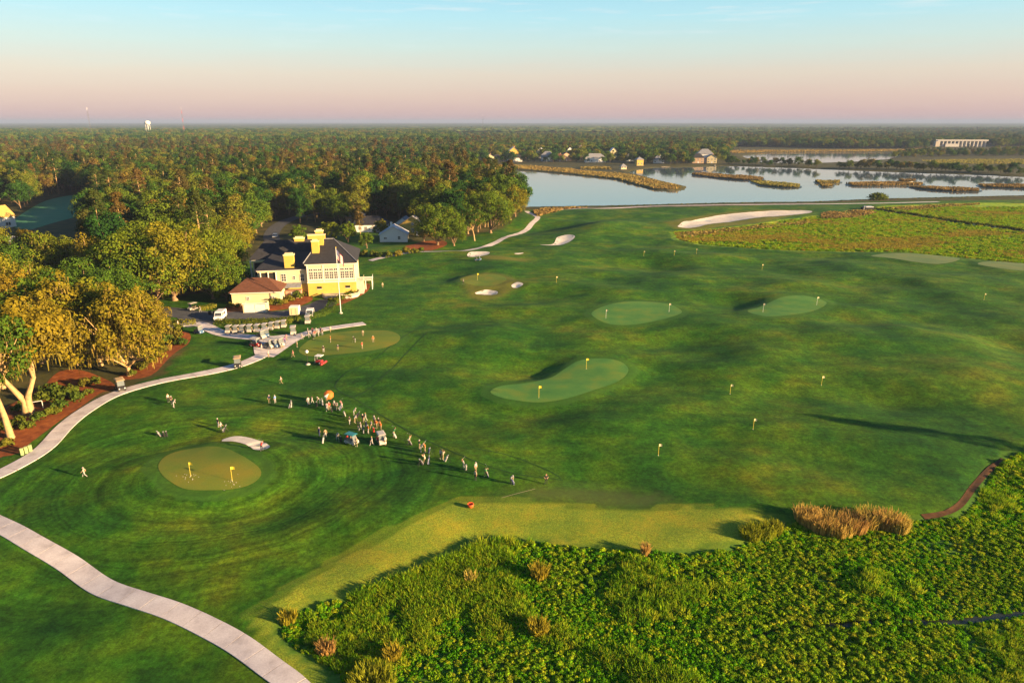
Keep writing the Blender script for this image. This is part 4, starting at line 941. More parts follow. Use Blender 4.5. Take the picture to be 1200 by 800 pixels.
for i, (px, py, s) in enumerate([(880,628,1.4),(893,626,1.6),(905,622,1.2)]):
    o = reed_clump(px, py, 460, s, 1.1, 'golden grass clump at the tip of the dry rough', M_YGRASS); o['group'] = 'golden grass clumps'
M_BANK = turf('bank_earth', [(0.3, (0.05, 0.025, 0.010)), (0.7, (0.11, 0.05, 0.018))], 0.9)
# dark earth bank at the range corner
strip('earth_bank', smooth_open(poly_px([(1082,603),(1105,600),(1125,590),(1142,568),(1160,548),(1178,536)]), 6), 0.9, M_BANK, 0.05, 'bare red brown bank between range and marsh')
# reed islands in the lake
def reed_patch(name, pts, h, dens, label, z=-1.0, cat='reed island', mat=M_REEDFAR, group=None, base=True):
    P = poly_px(pts, z); rr = np.random.default_rng(int(pts[0][0] * 3)); area = 0.5 * abs(np.dot(P[:, 0], np.roll(P[:, 1], 1)) - np.dot(P[:, 1], np.roll(P[:, 0], 1)))
    c = P.mean(0); n = int(min(9000, area * dens)); q = sample_poly(rr, P, n) - c
    an = rr.random(n) * math.pi; w = 0.35 + 0.35 * rr.random(n); hh = h * (0.7 + 0.5 * rr.random(n)) * (0.8 + 0.6 * vnoise(q[:, 0], q[:, 1], 9, 3)); dx = np.c_[np.cos(an) * w, np.sin(an) * w, np.zeros(n)]
    p = np.c_[q, np.zeros(n)]; t = p + np.c_[rr.normal(size=(n, 2)) * 0.3, hh]
    V = np.stack([p - dx, p + dx, t + dx * 0.8, t - dx * 0.8], 1).reshape(-1, 3); me = np_mesh('reeds', V, np.arange(4 * n).reshape(-1, 4)); me.materials.append(mat)
    for nm, dd in (('tint', np.clip(0.5 + vnoise(q[:, 0], q[:, 1], 14, 2) + 0.3 * (rr.random(n) - 0.5), 0, 1)), ('shade', rr.random(n))):
        at = me.attributes.new(nm, 'FLOAT', 'FACE'); at.data.foreach_set('value', dd.astype(np.float32))
    e = empty(name, (c[0], c[1], z)); tag(e, label, cat, group); add_obj('reeds', me, e)
    if base:
        Q = resample(smooth_closed(P - c, 4), 2.0, True); m = len(Q); vs = [(x, y, 0.35) for x, y in Q * 0.97] + [(x, y, -0.6) for x, y in Q * 1.01]
        me = bpy.data.meshes.new('mud_base'); me.from_pydata(vs, [], [tuple(range(m))] + [(i, (i + 1) % m, m + (i + 1) % m, m + i) for i in range(m)]); add_obj('mud_base', me, e, [M_CHANNEL])
    return e
ISL = [([(809,205),(825,203.5),(850,206),(880,208),(896,209.5),(893,212),(870,211.5),(840,209)], 'long reed island reaching out from the far shore houses'),
       ([(877,213),(895,213.5),(920,216),(938,218),(938,220.5),(915,220),(890,217.5)], 'curved reed island next to the long one'),
       ([(953,213.3),(970,213),(986,213.3),(984,215.2),(960,215.3)], 'small flat reed islet behind its twin'),
       ([(959,217),(970,216.6),(978,217.2),(976,219.3),(962,219.3)], 'small round reed islet before its twin'),
       ([(990,215.8),(1020,214.8),(1060,214.5),(1083,215.5),(1080,217.5),(1040,218.3),(1000,218.4)], 'straight tan reed island in mid lake'),
       ([(1051,211.8),(1064,211.3),(1075,212),(1070,213.2),(1055,213.2)], 'tiny dark reed islet behind the straight tan island'),
       ([(1063,219.3),(1085,219.5),(1120,221.5),(1149,223),(1148,225),(1115,224.8),(1080,222)], 'reed island slanting towards the near shore'),
       ([(1144,217),(1170,217),(1200,218),(1230,219),(1230,222),(1190,221.2),(1150,219.6)], 'reed island running out past the meadow shore')]
for P, l in ISL: reed_patch('reed_island', P, 2.0, 1.6, l)
reed_patch('reed_dike', [(577,193.5),(620,195),(660,197.5),(700,202),(727,203.5),(753,208),(780,215),(800,219.5),(799,222),(783,222.8),(768,222),(753,218.5),(722,209.8),(660,203),(620,199.5),(577,197)], 1.8, 0.6, 'long curved reed dike pointing into the lake', -0.6, 'reed dike', base=False)
reed_patch('reed_spit', [(679,197),(700,196.6),(716,197.5),(718,199.5),(700,199),(680,198.8)], 2.2, 1.0, 'short dark reed spit below the far houses', -0.4, 'reed spit', base=False)
reed_patch('reed_belt', [(790,273),(830,270),(880,265),(950,259),(955,262),(900,268),(840,274),(800,279)], 0.7, 1.2, 'tan reed belt under the long waste bunker', -0.4, 'reeds', base=False)
reed_patch('reed_belt', [(960,250),(1000,247),(1020,246),(1030,250),(1000,256),(960,257)], 1.0, 1.5, 'brown reed belt near the marsh gate', -0.4, 'reeds', base=False)
reed_patch('reed_belt', [(1035,244),(1080,241.5),(1120,239.5),(1150,238),(1150,240),(1110,243),(1060,247)], 1.0, 1.2, 'tan reed belt along the head of the marsh meadow', -0.3, 'reeds', base=False)
reed_patch('reed_belt', [(850,176.5),(950,176),(1050,175.5),(1080,174.5),(1080,177),(1000,178),(900,178.5),(860,180)], 1.6, 0.14, 'orange marsh grass beyond the far pond', 0, 'reeds', base=False)
reed_patch('reed_belt', [(1078,188),(1120,187),(1200,186.5),(1240,187),(1240,192),(1150,192.5),(1090,191)], 1.2, 0.2, 'tan grass field between causeway and bridge', 0, 'reeds', base=False)
reed_patch('reed_belt', [(622,247.5),(640,244.6),(665,243.6),(690,243),(690,244.6),(665,246.5),(645,251),(628,255)], 1.1, 1.4, 'rusty brush at the lake corner of the path', -0.2, 'reeds', base=False)
# low brush along the near shore, separate clumps
SH = [shrub_mesh(260 + i, 1.2, 1.0, 10, 10, 0.4, M_SHRUB) for i in range(3)]
sl = resample(np.array(poly_px([(640,243.6),(720,242.3),(860,238.9),(950,237.8),(1030,234.4),(1200,230.6)], -0.5)), 4.2)
for i, (x, y) in enumerate(sl):
    if random.random() < 0.15: continue
    o = bpy.data.objects.new('shore_brush', SH[i % 3]); COL.objects.link(o); s = random.uniform(0.5, 0.95); o.scale = (s * 1.3, s, s * 0.8); o.location = (x, y, float(hs(x, y)) - 0.1); o.rotation_euler = (0, 0, random.random() * 6)
    tag(o, 'low dark brush clump on the near lake shore', 'brush', 'lake shore brush')
p = G(1028, 234); o = add_obj('bush', shrub_mesh(270, 6.0, 4.4, 60, 26, 0.8, M_SHRUB)); o.location = p; o.scale = (1.25, 0.9, 1.0); tag(o, 'large rounded dark bush standing alone on the lake shore', 'bush')

# shrubs in the beds
SK = [shrub_mesh(280 + i, 1.3, 1.5, 22, 20, 0.30, M_SHRUB) for i in range(4)]
def bush(px, py, s, label, group=None, tall=1.0, name='shrub'):
    p = G(px, py); o = bpy.data.objects.new(name, SK[random.randrange(4)]); COL.objects.link(o); o.location = p; o.scale = (s, s, s * tall); o.rotation_euler = (0, 0, random.random() * 6)
    tag(o, label, 'shrub', group); return o
for px, py, s in [(52,470,1.6),(60,464,1.9),(72,468,1.7),(82,462,1.6),(70,478,1.3),(90,470,1.3),(44,492,1.1),(58,488,1.1),(66,484,1.0),(32,502,1.1),(22,498,1.2),(10,524,1.1),(4,505,1.4),(100,452,1.2),(112,450,1.1),(24,482,1.2),(104,462,0.9)]:
    bush(px, py, s, 'leafy green shrub in the red mulch under the mossy trees', 'mulch bed shrubs')
for px, py, s in [(196,402,1.7),(205,398,1.9),(212,404,1.4),(190,412,1.3),(176,424,1.2),(166,432,1.1),(206,388,1.5),(155,440,0.9),(182,418,1.3)]:
    bush(px, py, s, 'golden edged shrub along the curved mulch bed', 'curved bed shrubs')
for px, py, s in [(428,300,1.6),(438,300,1.7),(447,301,1.5),(456,301,1.7),(466,300,1.8),(476,298,1.9),(486,297,1.6),(419,300,1.5),(494,296,1.4)]:
    bush(px, py, s, 'rounded shrub in the row below the white cottage', 'cottage shrub row')
for px, py, s in [(399,352,1.3),(407,349,1.4),(415,345,1.5),(422,339,1.5),(428,334,1.3),(393,356,1.2),(388,354,1.0)]:
    bush(px, py, s, 'clipped golden shrub wrapping the clubhouse corner', 'clubhouse corner shrubs')
for px, py, s in [(318,358,1.4),(326,357,1.5),(340,353,1.5),(348,350,1.6),(356,347,1.2),(333,356,1.1),(270,360,1.1),(280,360,0.9),(360,344,1.5)]:
    bush(px, py, s, 'dark shrub between the outbuilding and the clubhouse', 'outbuilding shrubs')
# clipped hedges
def hedge(pts, w, h, label):
    line = resample(smooth_open(poly_px(pts), 6), 0.35); c = line.mean(0); rr = np.random.default_rng(int(pts[0][0]))
    n = len(line) * 26; i = rr.integers(0, len(line), n); t = np.gradient(line, axis=0); t /= np.linalg.norm(t, axis=1)[:, None]; nn = np.c_[-t[:, 1], t[:, 0]][i]
    side = rr.random(n); off = np.where(side < 0.4, rr.uniform(-w / 2, w / 2, n), np.where(side < 0.7, -w / 2, w / 2)); z = np.where(side < 0.4, h, rr.uniform(0, h, n)) + rr.normal(size=n) * 0.05
    P = np.c_[line[i] + nn * off[:, None] + rr.normal(size=(n, 2)) * 0.06, z]; N = np.where((side < 0.4)[:, None], np.array([0, 0, 1.0]), np.c_[nn * np.sign(off)[:, None], np.zeros(n)]) + 0.4 * rand_dirs(rr, n)
    P[:, 2] += hs(P[:, 0], P[:, 1]); P[:, :2] -= c
    me = leaves_mesh('hedge', P, N, 0.34, rr.random(n), rr.random(n), M_SHRUB, rr); o = add_obj('hedge', me); o.location = (c[0], c[1], 0); tag(o, label, 'hedge')
hedge([(254,380),(270,380.5),(300,380),(330,378.5),(352,376)], 2.4, 1.3, 'long clipped hedge between the drive and the parked carts')
hedge([(362,374),(375,371),(386,365),(390,357)], 2.2, 1.3, 'curved hedge at the end of the drive by the flagpole')
hedge([(203,381),(215,381),(229,379.5)], 2.0, 1.2, 'short hedge island beside the asphalt link')
hedge([(234,364),(243,363),(252,361)], 1.8, 1.2, 'low hedge by the cart and barrels across the drive')
# out-of-frame pines beyond the range that throw long shadows across it
for x, y, s in [(130, 81, 0.68)]:
    place_tree('pine1', (x, y, float(hs(x, y))), s, 1.0, 'pine_tree', 'lone pine in the marsh casting a long shadow over the range', 'marsh pines')
# ------------------------------------------------------------------ buildings
M_CREAM = simple('cream_stucco', (0.55, 0.46, 0.26), 0.85, 0.08, 0.6)
M_YELLOW = simple('yellow_stucco', (0.46, 0.31, 0.06), 0.85, 0.10, 0.6)
M_TRIM = simple('white_trim', (0.60, 0.56, 0.48), 0.6, 0.05, 1.0)
M_SLATE = simple('dark_slate_roof', (0.020, 0.020, 0.024), 0.85, 0.35, 1.2, bump=0.4)
M_BROWNROOF = simple('brown_shingle_roof', (0.095, 0.036, 0.018), 0.9, 0.25, 1.5, bump=0.4)
M_GREYROOF = simple('grey_shingle_roof', (0.20, 0.20, 0.21), 0.8, 0.25, 1.5, bump=0.3)
M_PALEROOF = simple('pale_metal_roof', (0.42, 0.42, 0.44), 0.5, 0.12, 1.5)
M_GLASS = simple('window_glass', (0.05, 0.055, 0.06), 0.15, 0.3, 0.8, spec=0.7)
M_DARK = simple('dark_and_shade', (0.015, 0.014, 0.013), 0.9)  # near black; also the painted shade of porch and loggia
M_BRICK = simple('pink_brick', (0.36, 0.20, 0.13), 0.9, 0.2, 3.0)
M_STONE = simple('terrace_stone', (0.42, 0.36, 0.29), 0.9, 0.15, 1.2)
M_WHITE = simple('white_paint', (0.62, 0.60, 0.56), 0.6, 0.04)
M_METAL = simple('grey_metal', (0.35, 0.35, 0.36), 0.4, 0.1, metal=0.7)
def window(parent, x, z, w, h, y, nx=2, nz=2, frame=M_TRIM, name='window', out=-1, t=0.10):
    """frame with muntins on a wall facing -y (out=-1) at plane y, glass as its sub-part"""
    b = MB(); y0, y1 = sorted((y + out * 0.02, y + out * (0.02 + t)))
    f = 0.11
    b.box(x - w / 2, x - w / 2 + f, y0, y1, z, z + h); b.box(x + w / 2 - f, x + w / 2, y0, y1, z, z + h)
    b.box(x - w / 2 + f, x + w / 2 - f, y0, y1, z, z + f); b.box(x - w / 2 + f, x + w / 2 - f, y0, y1, z + h - f, z + h)
    for i in range(1, nx):
        c = x - w / 2 + w * i / nx; b.box(c - 0.05, c + 0.05, y0 + 0.01, y1 - 0.01, z + f, z + h - f)
    for j in range(1, nz):
        c = z + h * j / nz; b.box(x - w / 2 + f, x + w / 2 - f, y0 + 0.012, y1 - 0.012, c - 0.04, c + 0.04)
    o = b.build(name, frame, parent)
    g = MB().box(x - w / 2 + f, x + w / 2 - f, y + min(out * 0.03, out * 0.05), y + max(out * 0.03, out * 0.05), z + f, z + h - f)
    g.build('pane', M_GLASS, o); return o
def side_window(parent, y, z, w, h, x, out=1, frame=M_TRIM):
    b = MB(); x0, x1 = sorted((x + out * 0.02, x + out * 0.12)); f = 0.11
    b.box(x0, x1, y - w / 2, y - w / 2 + f, z, z + h); b.box(x0, x1, y + w / 2 - f, y + w / 2, z, z + h); b.box(x0, x1, y - w / 2 + f, y + w / 2 - f, z, z + f); b.box(x0, x1, y - w / 2 + f, y + w / 2 - f, z + h - f, z + h)
    o = b.build('window', frame, parent); xa, xb = sorted((x + out * 0.03, x + out * 0.05))
    MB().box(xa, xb, y - w / 2 + f, y + w / 2 - f, z + f, z + h - f).build('pane', M_GLASS, o)

def clubhouse():
    base = G(362, 347.5); e = empty('clubhouse', (base.x, base.y, base.z - 0.1), R(9.5))
    tag(e, 'large cream clubhouse with dark hipped roof and square yellow chimneys', 'clubhouse')
    # local frame: x along the facade, y away from the camera; origin under the joint of hall and wing
    EH, EW = 9.6, 8.0
    MB().box(0, 14.2, 0, 17, 0.0, EH).build('hall_wall', M_CREAM, e)
    MB().box(-14.2, -0.003, 1.2, 12, 0.0, EW).build('wing_wall', M_CREAM, e)
    MB().box(-17.5, -0.005, 12.003, 22, 0.0, EH - 0.4).build('rear_wall', M_CREAM, e)
    o = MB().box(-0.35, 14.55, -0.35, 17.3, EH, EH + 0.45).build('cornice', M_TRIM, e)
    MB().box(-14.5, -0.36, 0.9, 11.9, EW, EW + 0.35).build('cornice', M_TRIM, e)
    MB().box(-17.9, -0.37, 11.6, 22.3, EH - 0.4, EH - 0.02).build('cornice', M_TRIM, e)
    # roofs
    MB().hip(-0.7, 14.9, -0.7, 22, EH + 0.452, 5.2, (3.5, 7.5, 11.5), t=0.2).build('hall_roof', M_SLATE, e)
    b = MB(); b.hip(-18.3, 4.0, 11.2, 22.8, EH - 0.02, 4.9, (-14.0, 4.0, 17), t=0.2); b.build('rear_roof', M_SLATE, e)
    b = MB(); b.add([(-14.9, 0.5, EW + 0.352), (-0.37, 0.5, EW + 0.352), (-0.37, 13.5, EH + 1.9), (-11.0, 13.5, EH + 1.9), (-14.9, 11.9, EW + 0.352), (-0.37, 13.5, EW + 0.352)],
                    [(0, 1, 2, 3), (0, 3, 4), (0, 4, 5, 1), (1, 5, 2), (4, 3, 2, 5)]); b.build('wing_roof', M_SLATE, e)
    # grey ridge strips: the right hip's lit tone put into their colour
    MB().tube([(7.5, 11.5, EH + 5.9), (14.9, -0.7, EH + 0.75)], 0.14, 6).build('lit_ridge_strip', M_GREYROOF, e); MB().tube([(3.5, 11.5, EH + 5.9), (-0.7, -0.7, EH + 0.75)], 0.14, 6).build('lit_ridge_strip', M_GREYROOF, e)
    MB().tube([(3.5, 11.5, EH + 5.9), (7.5, 11.5, EH + 5.9)], 0.16, 6).build('lit_ridge_strip', M_GREYROOF, e)
    # chimneys
    def chimney(x, y, z0, z1, w, d, cap):
        o = MB().box(x - w / 2, x + w / 2, y - d / 2, y + d / 2, z0, z1).build('chimney', M_YELLOW, e)
        c = MB(); c.box(x - w / 2 - cap, x + w / 2 + cap, y - d / 2 - cap, y + d / 2 + cap, z1 + 0.003, z1 + 0.4); c.box(x - w / 2 + 0.3, x + w / 2 - 0.3, y - d / 2 + 0.3, y + d / 2 - 0.3, z1 + 0.403, z1 + 0.75)
        c.build('chimney_cap', M_CREAM, o)
    chimney(-5.0, 2.6, EW, EW + 4.3, 2.8, 1.8, 0.15); chimney(2.6, 5.2, EH + 1.5, EH + 6.2, 2.1, 2.0, 0.1)
    o = MB().box(0.6, 5.6, 4.6, 6.4, EH + 6.96, EH + 8.0).build('chimney', M_YELLOW, e)   # broad shoulder across the stack
    MB().box(0.5, 5.7, 4.5, 6.5, EH + 8.003, EH + 8.3).build('chimney_cap', M_CREAM, o)
    chimney(3.6, 9.0, EH + 3.5, EH + 8.6, 2.2, 1.6, 0.15)
    chimney(-3.5, 16.8, EH + 3.0, EH + 5.3, 3.0, 1.0, 0.12)
    # upper windows of the hall: three banks, each of tall lights with transoms
    for cx in (2.5, 7.1, 11.6):
        for k in range(3):
            x = cx + (k - 1) * 1.32
            window(e, x, 5.3, 1.22, 2.3, 0, 2, 3); window(e, x, 7.75, 1.22, 0.8, 0, 2, 1, name='transom_window')
        MB().box(cx - 2.1, cx + 2.1, -0.16, -0.003, 5.0, 5.28).build('sill', M_TRIM, e)
    for x in (0.25, 4.8, 9.35, 13.95): MB().box(x - 0.18, x + 0.18, -0.14, -0.004, 4.5, EH - 0.01).build('pilaster', M_TRIM, e)
    MB().box(-0.1, 14.3, -0.22, -0.005, 4.2, 4.48).build('band_course', M_TRIM, e)
    MB().box(0.02, 14.18, -0.09, -0.006, 0.0, 4.18).build('lower_wall', M_YELLOW, e)
    for x in (3.3, 11.6):
        v = MB().box(x - 0.7, x + 0.7, -0.14, -0.095, 2.4, 3.1).build('vent', M_DARK, e); MB().box(x - 0.8, x + 0.8, -0.17, -0.143, 2.25, 2.37).build('sill', M_TRIM, v)
    for y in (3, 7.5, 12): side_window(e, y, 5.3, 1.6, 3.0, 14.2)
    # wing: porch shade painted as a flat dark panel; columns, windows, doors
    MB().box(-13.2, -9.2, 1.10, 1.196, 4.6, 7.5).build('porch_shade_panel', M_DARK, e)
    for x in (-13.4, -11.2, -9.0): MB().lathe([(0.28, 4.4), (0.28, 4.6), (0.2, 4.7), (0.18, 7.4), (0.28, 7.55), (0.28, 7.7)], (x, 0.85, 0), 10).build('column', M_TRIM, e, True)
    MB().box(-13.9, -8.6, 0.45, 1.19, 3.9, 4.39).build('porch_floor', M_STONE, e)
    MB().box(-13.9, -8.6, 0.5, 1.195, 0, 3.89).build('porch_wall', M_BRICK, e)
    window(e, -6.9, 4.7, 1.5, 2.4, 1.2, 2, 3); window(e, -3.9, 5.2, 0.9, 1.1, 1.2, 1, 2); window(e, -1.6, 4.6, 1.3, 2.2, 1.2, 2, 2)
    o = MB().box(-8.55, -0.3, 1.06, 1.197, 0, 3.9).build('lower_wall', M_YELLOW, e)
    b = MB(); b.prism([(1.0, 4.2), (1.0, 4.35), (-1.9, 3.55), (-1.9, 3.4)], -6.6, -1.8); b.build('awning', M_GREYROOF, e)
    b = MB(); b.box(-6.4, -1.9, -1.7, 0.99, 0, 2.4); b.build('entrance_wall', M_BRICK, e)
    d = MB().box(-4.8, -3.6, -1.78, -1.703, 0.05, 2.15).build('door', M_WHITE, e); MB().cbox((-3.75, -1.82, 1.05), (0.06, 0.06, 0.16)).build('handle', M_METAL, d)
    # rear loggia at the far end
    for y in (12.6, 17, 21.4): MB().lathe([(0.4, 0), (0.4, 0.3), (0.3, 0.4), (0.26, EH - 0.9), (0.4, EH - 0.7), (0.4, EH - 0.41)], (-18.6 + 0.6, y - 0.9 if y < 13 else y, 0), 10).build('column', M_TRIM, e, True)
    MB().box(-17.0, -14.6, 11.95, 11.999, 4.5, EH - 1.0).build('loggia_shade_panel', M_DARK, e)  # flat dark panel, the loggia's shade put into its colour
    # terrace in front of the hall
    P = [(4.0, -1.0), (5.0, -3.4), (8.5, -4.6), (12.5, -4.4), (14.5, -2.6), (15.0, -0.1), (4.0, -0.1)]; n = len(P)
    b = MB(); b.add([(x, y, -0.3) for x, y in P] + [(x, y, 0.9) for x, y in P], [tuple(range(n))[::-1], tuple(range(n, 2 * n))] + [(i, (i + 1) % n, n + (i + 1) % n, n + i) for i in range(n)]); b.build('terrace', M_STONE, e)
    b = MB()
    for a, c in zip(P[:5], P[1:6]): b.tube([(a[0], a[1], 1.25), (c[0], c[1], 1.25)], 0.16, 6)
    b.build('parapet', M_CREAM, e)
    # outside stair with white railing at the right end
    b = MB()
    for i in range(12): b.box(14.21, 16.2, 1.0 + i * 0.45, 1.45 + i * 0.45, 0, 4.2 - i * 0.35)
    b.build('stair', M_STONE, e)
    MB().box(14.21, 18.8, 6.5, 10.5, 2.9, 3.2).build('deck', M_STONE, e)
    for x, y in ((18.6, 6.7), (18.6, 10.3), (16.6, 6.7)): MB().box(x - 0.12, x + 0.12, y - 0.12, y + 0.12, 0, 2.895).build('deck_post', M_WHITE, e)
    b = MB(); b.box(14.3, 18.8, 6.5, 6.6, 4.0, 4.12); b.box(18.7, 18.8, 6.61, 10.5, 4.0, 4.12)
    for i in range(16): b.box(14.4 + i * 0.28, 14.46 + i * 0.28, 6.52, 6.58, 3.205, 3.995)
    for i in range(13): b.box(18.72, 18.78, 6.7 + i * 0.29, 6.76 + i * 0.29, 3.205, 3.995)
    b.build('railing', M_WHITE, e)
    b = MB(); b.prism([(1.0, 4.9), (6.4, 4.9), (6.4, 4.75), (1.0, 4.75)], 16.2, 16.3); b.prism([(1.0, 5.1), (6.45, 1.2), (6.45, 0.2), (1.0, 4.2)], 16.205, 16.295); b.build('stair_rail', M_CREAM, e)
    return e
CLUB = clubhouse()

def hip_house(name, px, py, rz, w, d, h, rh, wall, roof, label, cat='house', wins=(), doors=(), gable=False, over=0.5, chim=None, lowz=0.0, scale=1.0):
    p = G(px, py) if py > 205 else Vector((*G0(px, py), 0.0)); e = empty(name, (p.x, p.y, p.z - 0.15), rz, scale); tag(e, label, cat)
    MB().box(-w / 2, w / 2, 0, d, 0, h).build('wall', wall, e)
    if gable:
        b = MB(); y0, y1 = -over, d + over; t = 0.18
        vs = [(-w / 2 - over, y0, h - 0.25), (0, y0, h + rh), (w / 2 + over, y0, h - 0.25), (-w / 2 - over, y1, h - 0.25), (0, y1, h + rh), (w / 2 + over, y1, h - 0.25)]
        vs += [(x, y, z + t) for x, y, z in vs]
        b.add(vs, [(0, 1, 4, 3), (1, 2, 5, 4), (6, 9, 10, 7), (7, 10, 11, 8), (0, 6, 7, 1), (1, 7, 8, 2), (3, 4, 10, 9), (4, 5, 11, 10), (0, 3, 9, 6), (2, 8, 11, 5)]); ro = b.build('roof', roof, e)
        b = MB(); b.add([(-w / 2, 0.01, h), (w / 2, 0.01, h), (0, 0.01, h + rh * 0.95), (-w / 2, 0.2, h), (w / 2, 0.2, h), (0, 0.2, h + rh * 0.95)], [(0, 1, 2), (5, 4, 3), (0, 3, 4, 1), (1, 4, 5, 2), (2, 5, 3, 0)]); b.build('gable', wall, e)
        b = MB(); b.add([(-w / 2, d - 0.01, h), (w / 2, d - 0.01, h), (0, d - 0.01, h + rh * 0.95), (-w / 2, d - 0.2, h), (w / 2, d - 0.2, h), (0, d - 0.2, h + rh * 0.95)], [(0, 2, 1), (5, 3, 4), (0, 1, 4, 3), (1, 2, 5, 4), (2, 0, 3, 5)]); b.build('gable', wall, e)
    else:
        m = min(w, d) / 2
        ro = MB().hip(-w / 2 - over, w / 2 + over, -over, d + over, h + 0.003, rh, (-w / 2 + m * 0.9, w / 2 - m * 0.9, d / 2) if w > d else (0, 0.01, d / 2), t=0.18).build('roof', roof, e)
    for x, z, ww, wh in wins: window(e, x, z, ww, wh, 0, 2 if ww > 0.8 else 1, 2)
    for x, z, ww, wh in wins[:2]: side_window(e, d * 0.5 + (x > 0) * 1.5 - 0.7, z, ww, wh, w / 2)
    for x, ww, dh in doors:
        dd = MB().box(x - ww / 2, x + ww / 2, -0.08, -0.003, lowz, lowz + dh).build('door', M_WHITE, e); MB().cbox((x + ww * 0.35, -0.12, lowz + 1.0), (0.07, 0.07, 0.16)).build('handle', M_METAL, dd)
    if chim:
        MB().box(chim[0] - 0.45, chim[0] + 0.45, d / 2 - 0.45, d / 2 + 0.45, h + 0.5, h + rh + chim[1]).build('chimney', M_WHITE if wall is M_WHITE else M_BRICK, ro)
    return e
e = hip_house('outbuilding', 301, 357.5, R(8), 13.2, 8.5, 4.0, 3.1, M_CREAM, M_BROWNROOF, 'cream outbuilding with brown pyramid roof beside the drive', 'outbuilding', [(-2.2, 1.2, 0.9, 1.5), (4.6, 1.2, 0.9, 1.5)], over=0.6)
MB().box(-6.7, 6.7, -0.75, -0.55, 3.78, 4.0).build('gutter', M_TRIM, e)
# walled service yard
p = G(299, 366.5); e = empty('service_yard', p, R(6)); tag(e, 'white walled bin yard with slatted gate in front of the outbuilding', 'bin yard')
MB().box(-3.1, -2.95, 0, 3.2, 0, 2.5).build('wall', M_CREAM, e); MB().box(2.95, 3.1, 0, 3.2, 0, 2.5).build('wall', M_CREAM, e); MB().box(-2.945, 2.945, 3.0, 3.2, 0, 2.7).build('wall', M_CREAM, e)
for i, (x0, x1) in enumerate(((-2.9, -0.05), (0.05, 2.9))):
    g = MB().box(x0, x1, 0.04, 0.10, 0.1, 2.35).build('gate', M_WHITE, e)
    for k in range(9):
        c = x0 + 0.18 + k * 0.31; MB().box(c - 0.11, c + 0.11, 0.0, 0.035, 0.12, 2.33).build('slat', M_WHITE, g)
MB().box(-3.15, 3.15, -0.05, 0.25, 2.503, 2.75).build('lintel', M_TRIM, e)
# cottages by the tree line
hip_house('cottage', 461.5, 283.5, R(6), 12, 9, 3.4, 3.4, M_WHITE, M_PALEROOF, 'white cottage with pale gable roof above the shrub row', 'cottage', [(-3.6, 1.4, 1.4, 0.9), (2.4, 1.2, 1.2, 1.5)], [(0.2, 1.2, 2.2)], True, chim=(-1.0, 1.4))
hip_house('cottage', 484, 275.5, R(-14), 15, 11, 4.2, 4.6, M_YELLOW, M_GREYROOF, 'yellow cottage with steep grey gable near the oaks', 'cottage', [(-4.5, 1.4, 1.5, 1.9), (0, 1.4, 1.5, 1.9), (4.5, 1.4, 1.5, 1.9), (0, 4.6, 1.2, 1.3)], [(2.3, 1.2, 2.3)], True)
hip_house('cottage', 472, 272, R(-5), 9, 8, 3.6, 3.2, M_WHITE, M_GREYROOF, 'white gabled annex between the two cottages', 'cottage', [(-2, 1.2, 1.3, 1.6), (2, 1.2, 1.3, 1.6)], [(0, 1.1, 2.2)], True)
hip_house('cottage', 435, 272, R(4), 15, 10, 3.6, 3.4, M_WHITE, M_SLATE, 'shaded cottage with a dark roof under the trees', 'cottage', [(-5, 1.2, 1.4, 1.6), (-2.4, 1.2, 1.4, 1.6), (2.4, 1.2, 1.4, 1.6), (5, 1.2, 1.4, 1.6)], [(0, 1.2, 2.3)])
hip_house('cottage', 416, 263, R(4), 9, 8, 4.2, 3.0, M_BRICK, M_GREYROOF, 'small brick cottage half hidden behind the clubhouse trees', 'cottage', [(-2.5, 1.4, 1.2, 1.5), (2.5, 1.4, 1.2, 1.5)], [(0, 1.1, 2.2)])
hip_house('house', -8, 268, R(-10), 9, 9, 5.5, 5.0, M_WHITE, simple('golden_roof', (0.36, 0.24, 0.06), 0.7), 'house with a steep golden roof beside the shaded lawn', 'house', [(-2.6, 1.2, 1.4, 1.7), (2.6, 1.2, 1.4, 1.7), (0, 5.6, 1.2, 1.4)], [(0, 1.2, 2.3)], True)
hip_house('house', 9, 300, R(10), 11, 9, 4.5, 2.6, M_WHITE, M_PALEROOF, 'low house with a pale blue roof among the oaks', 'house', [(-3, 1.2, 1.4, 1.6), (3, 1.2, 1.4, 1.6)], [(0, 1.2, 2.2)])
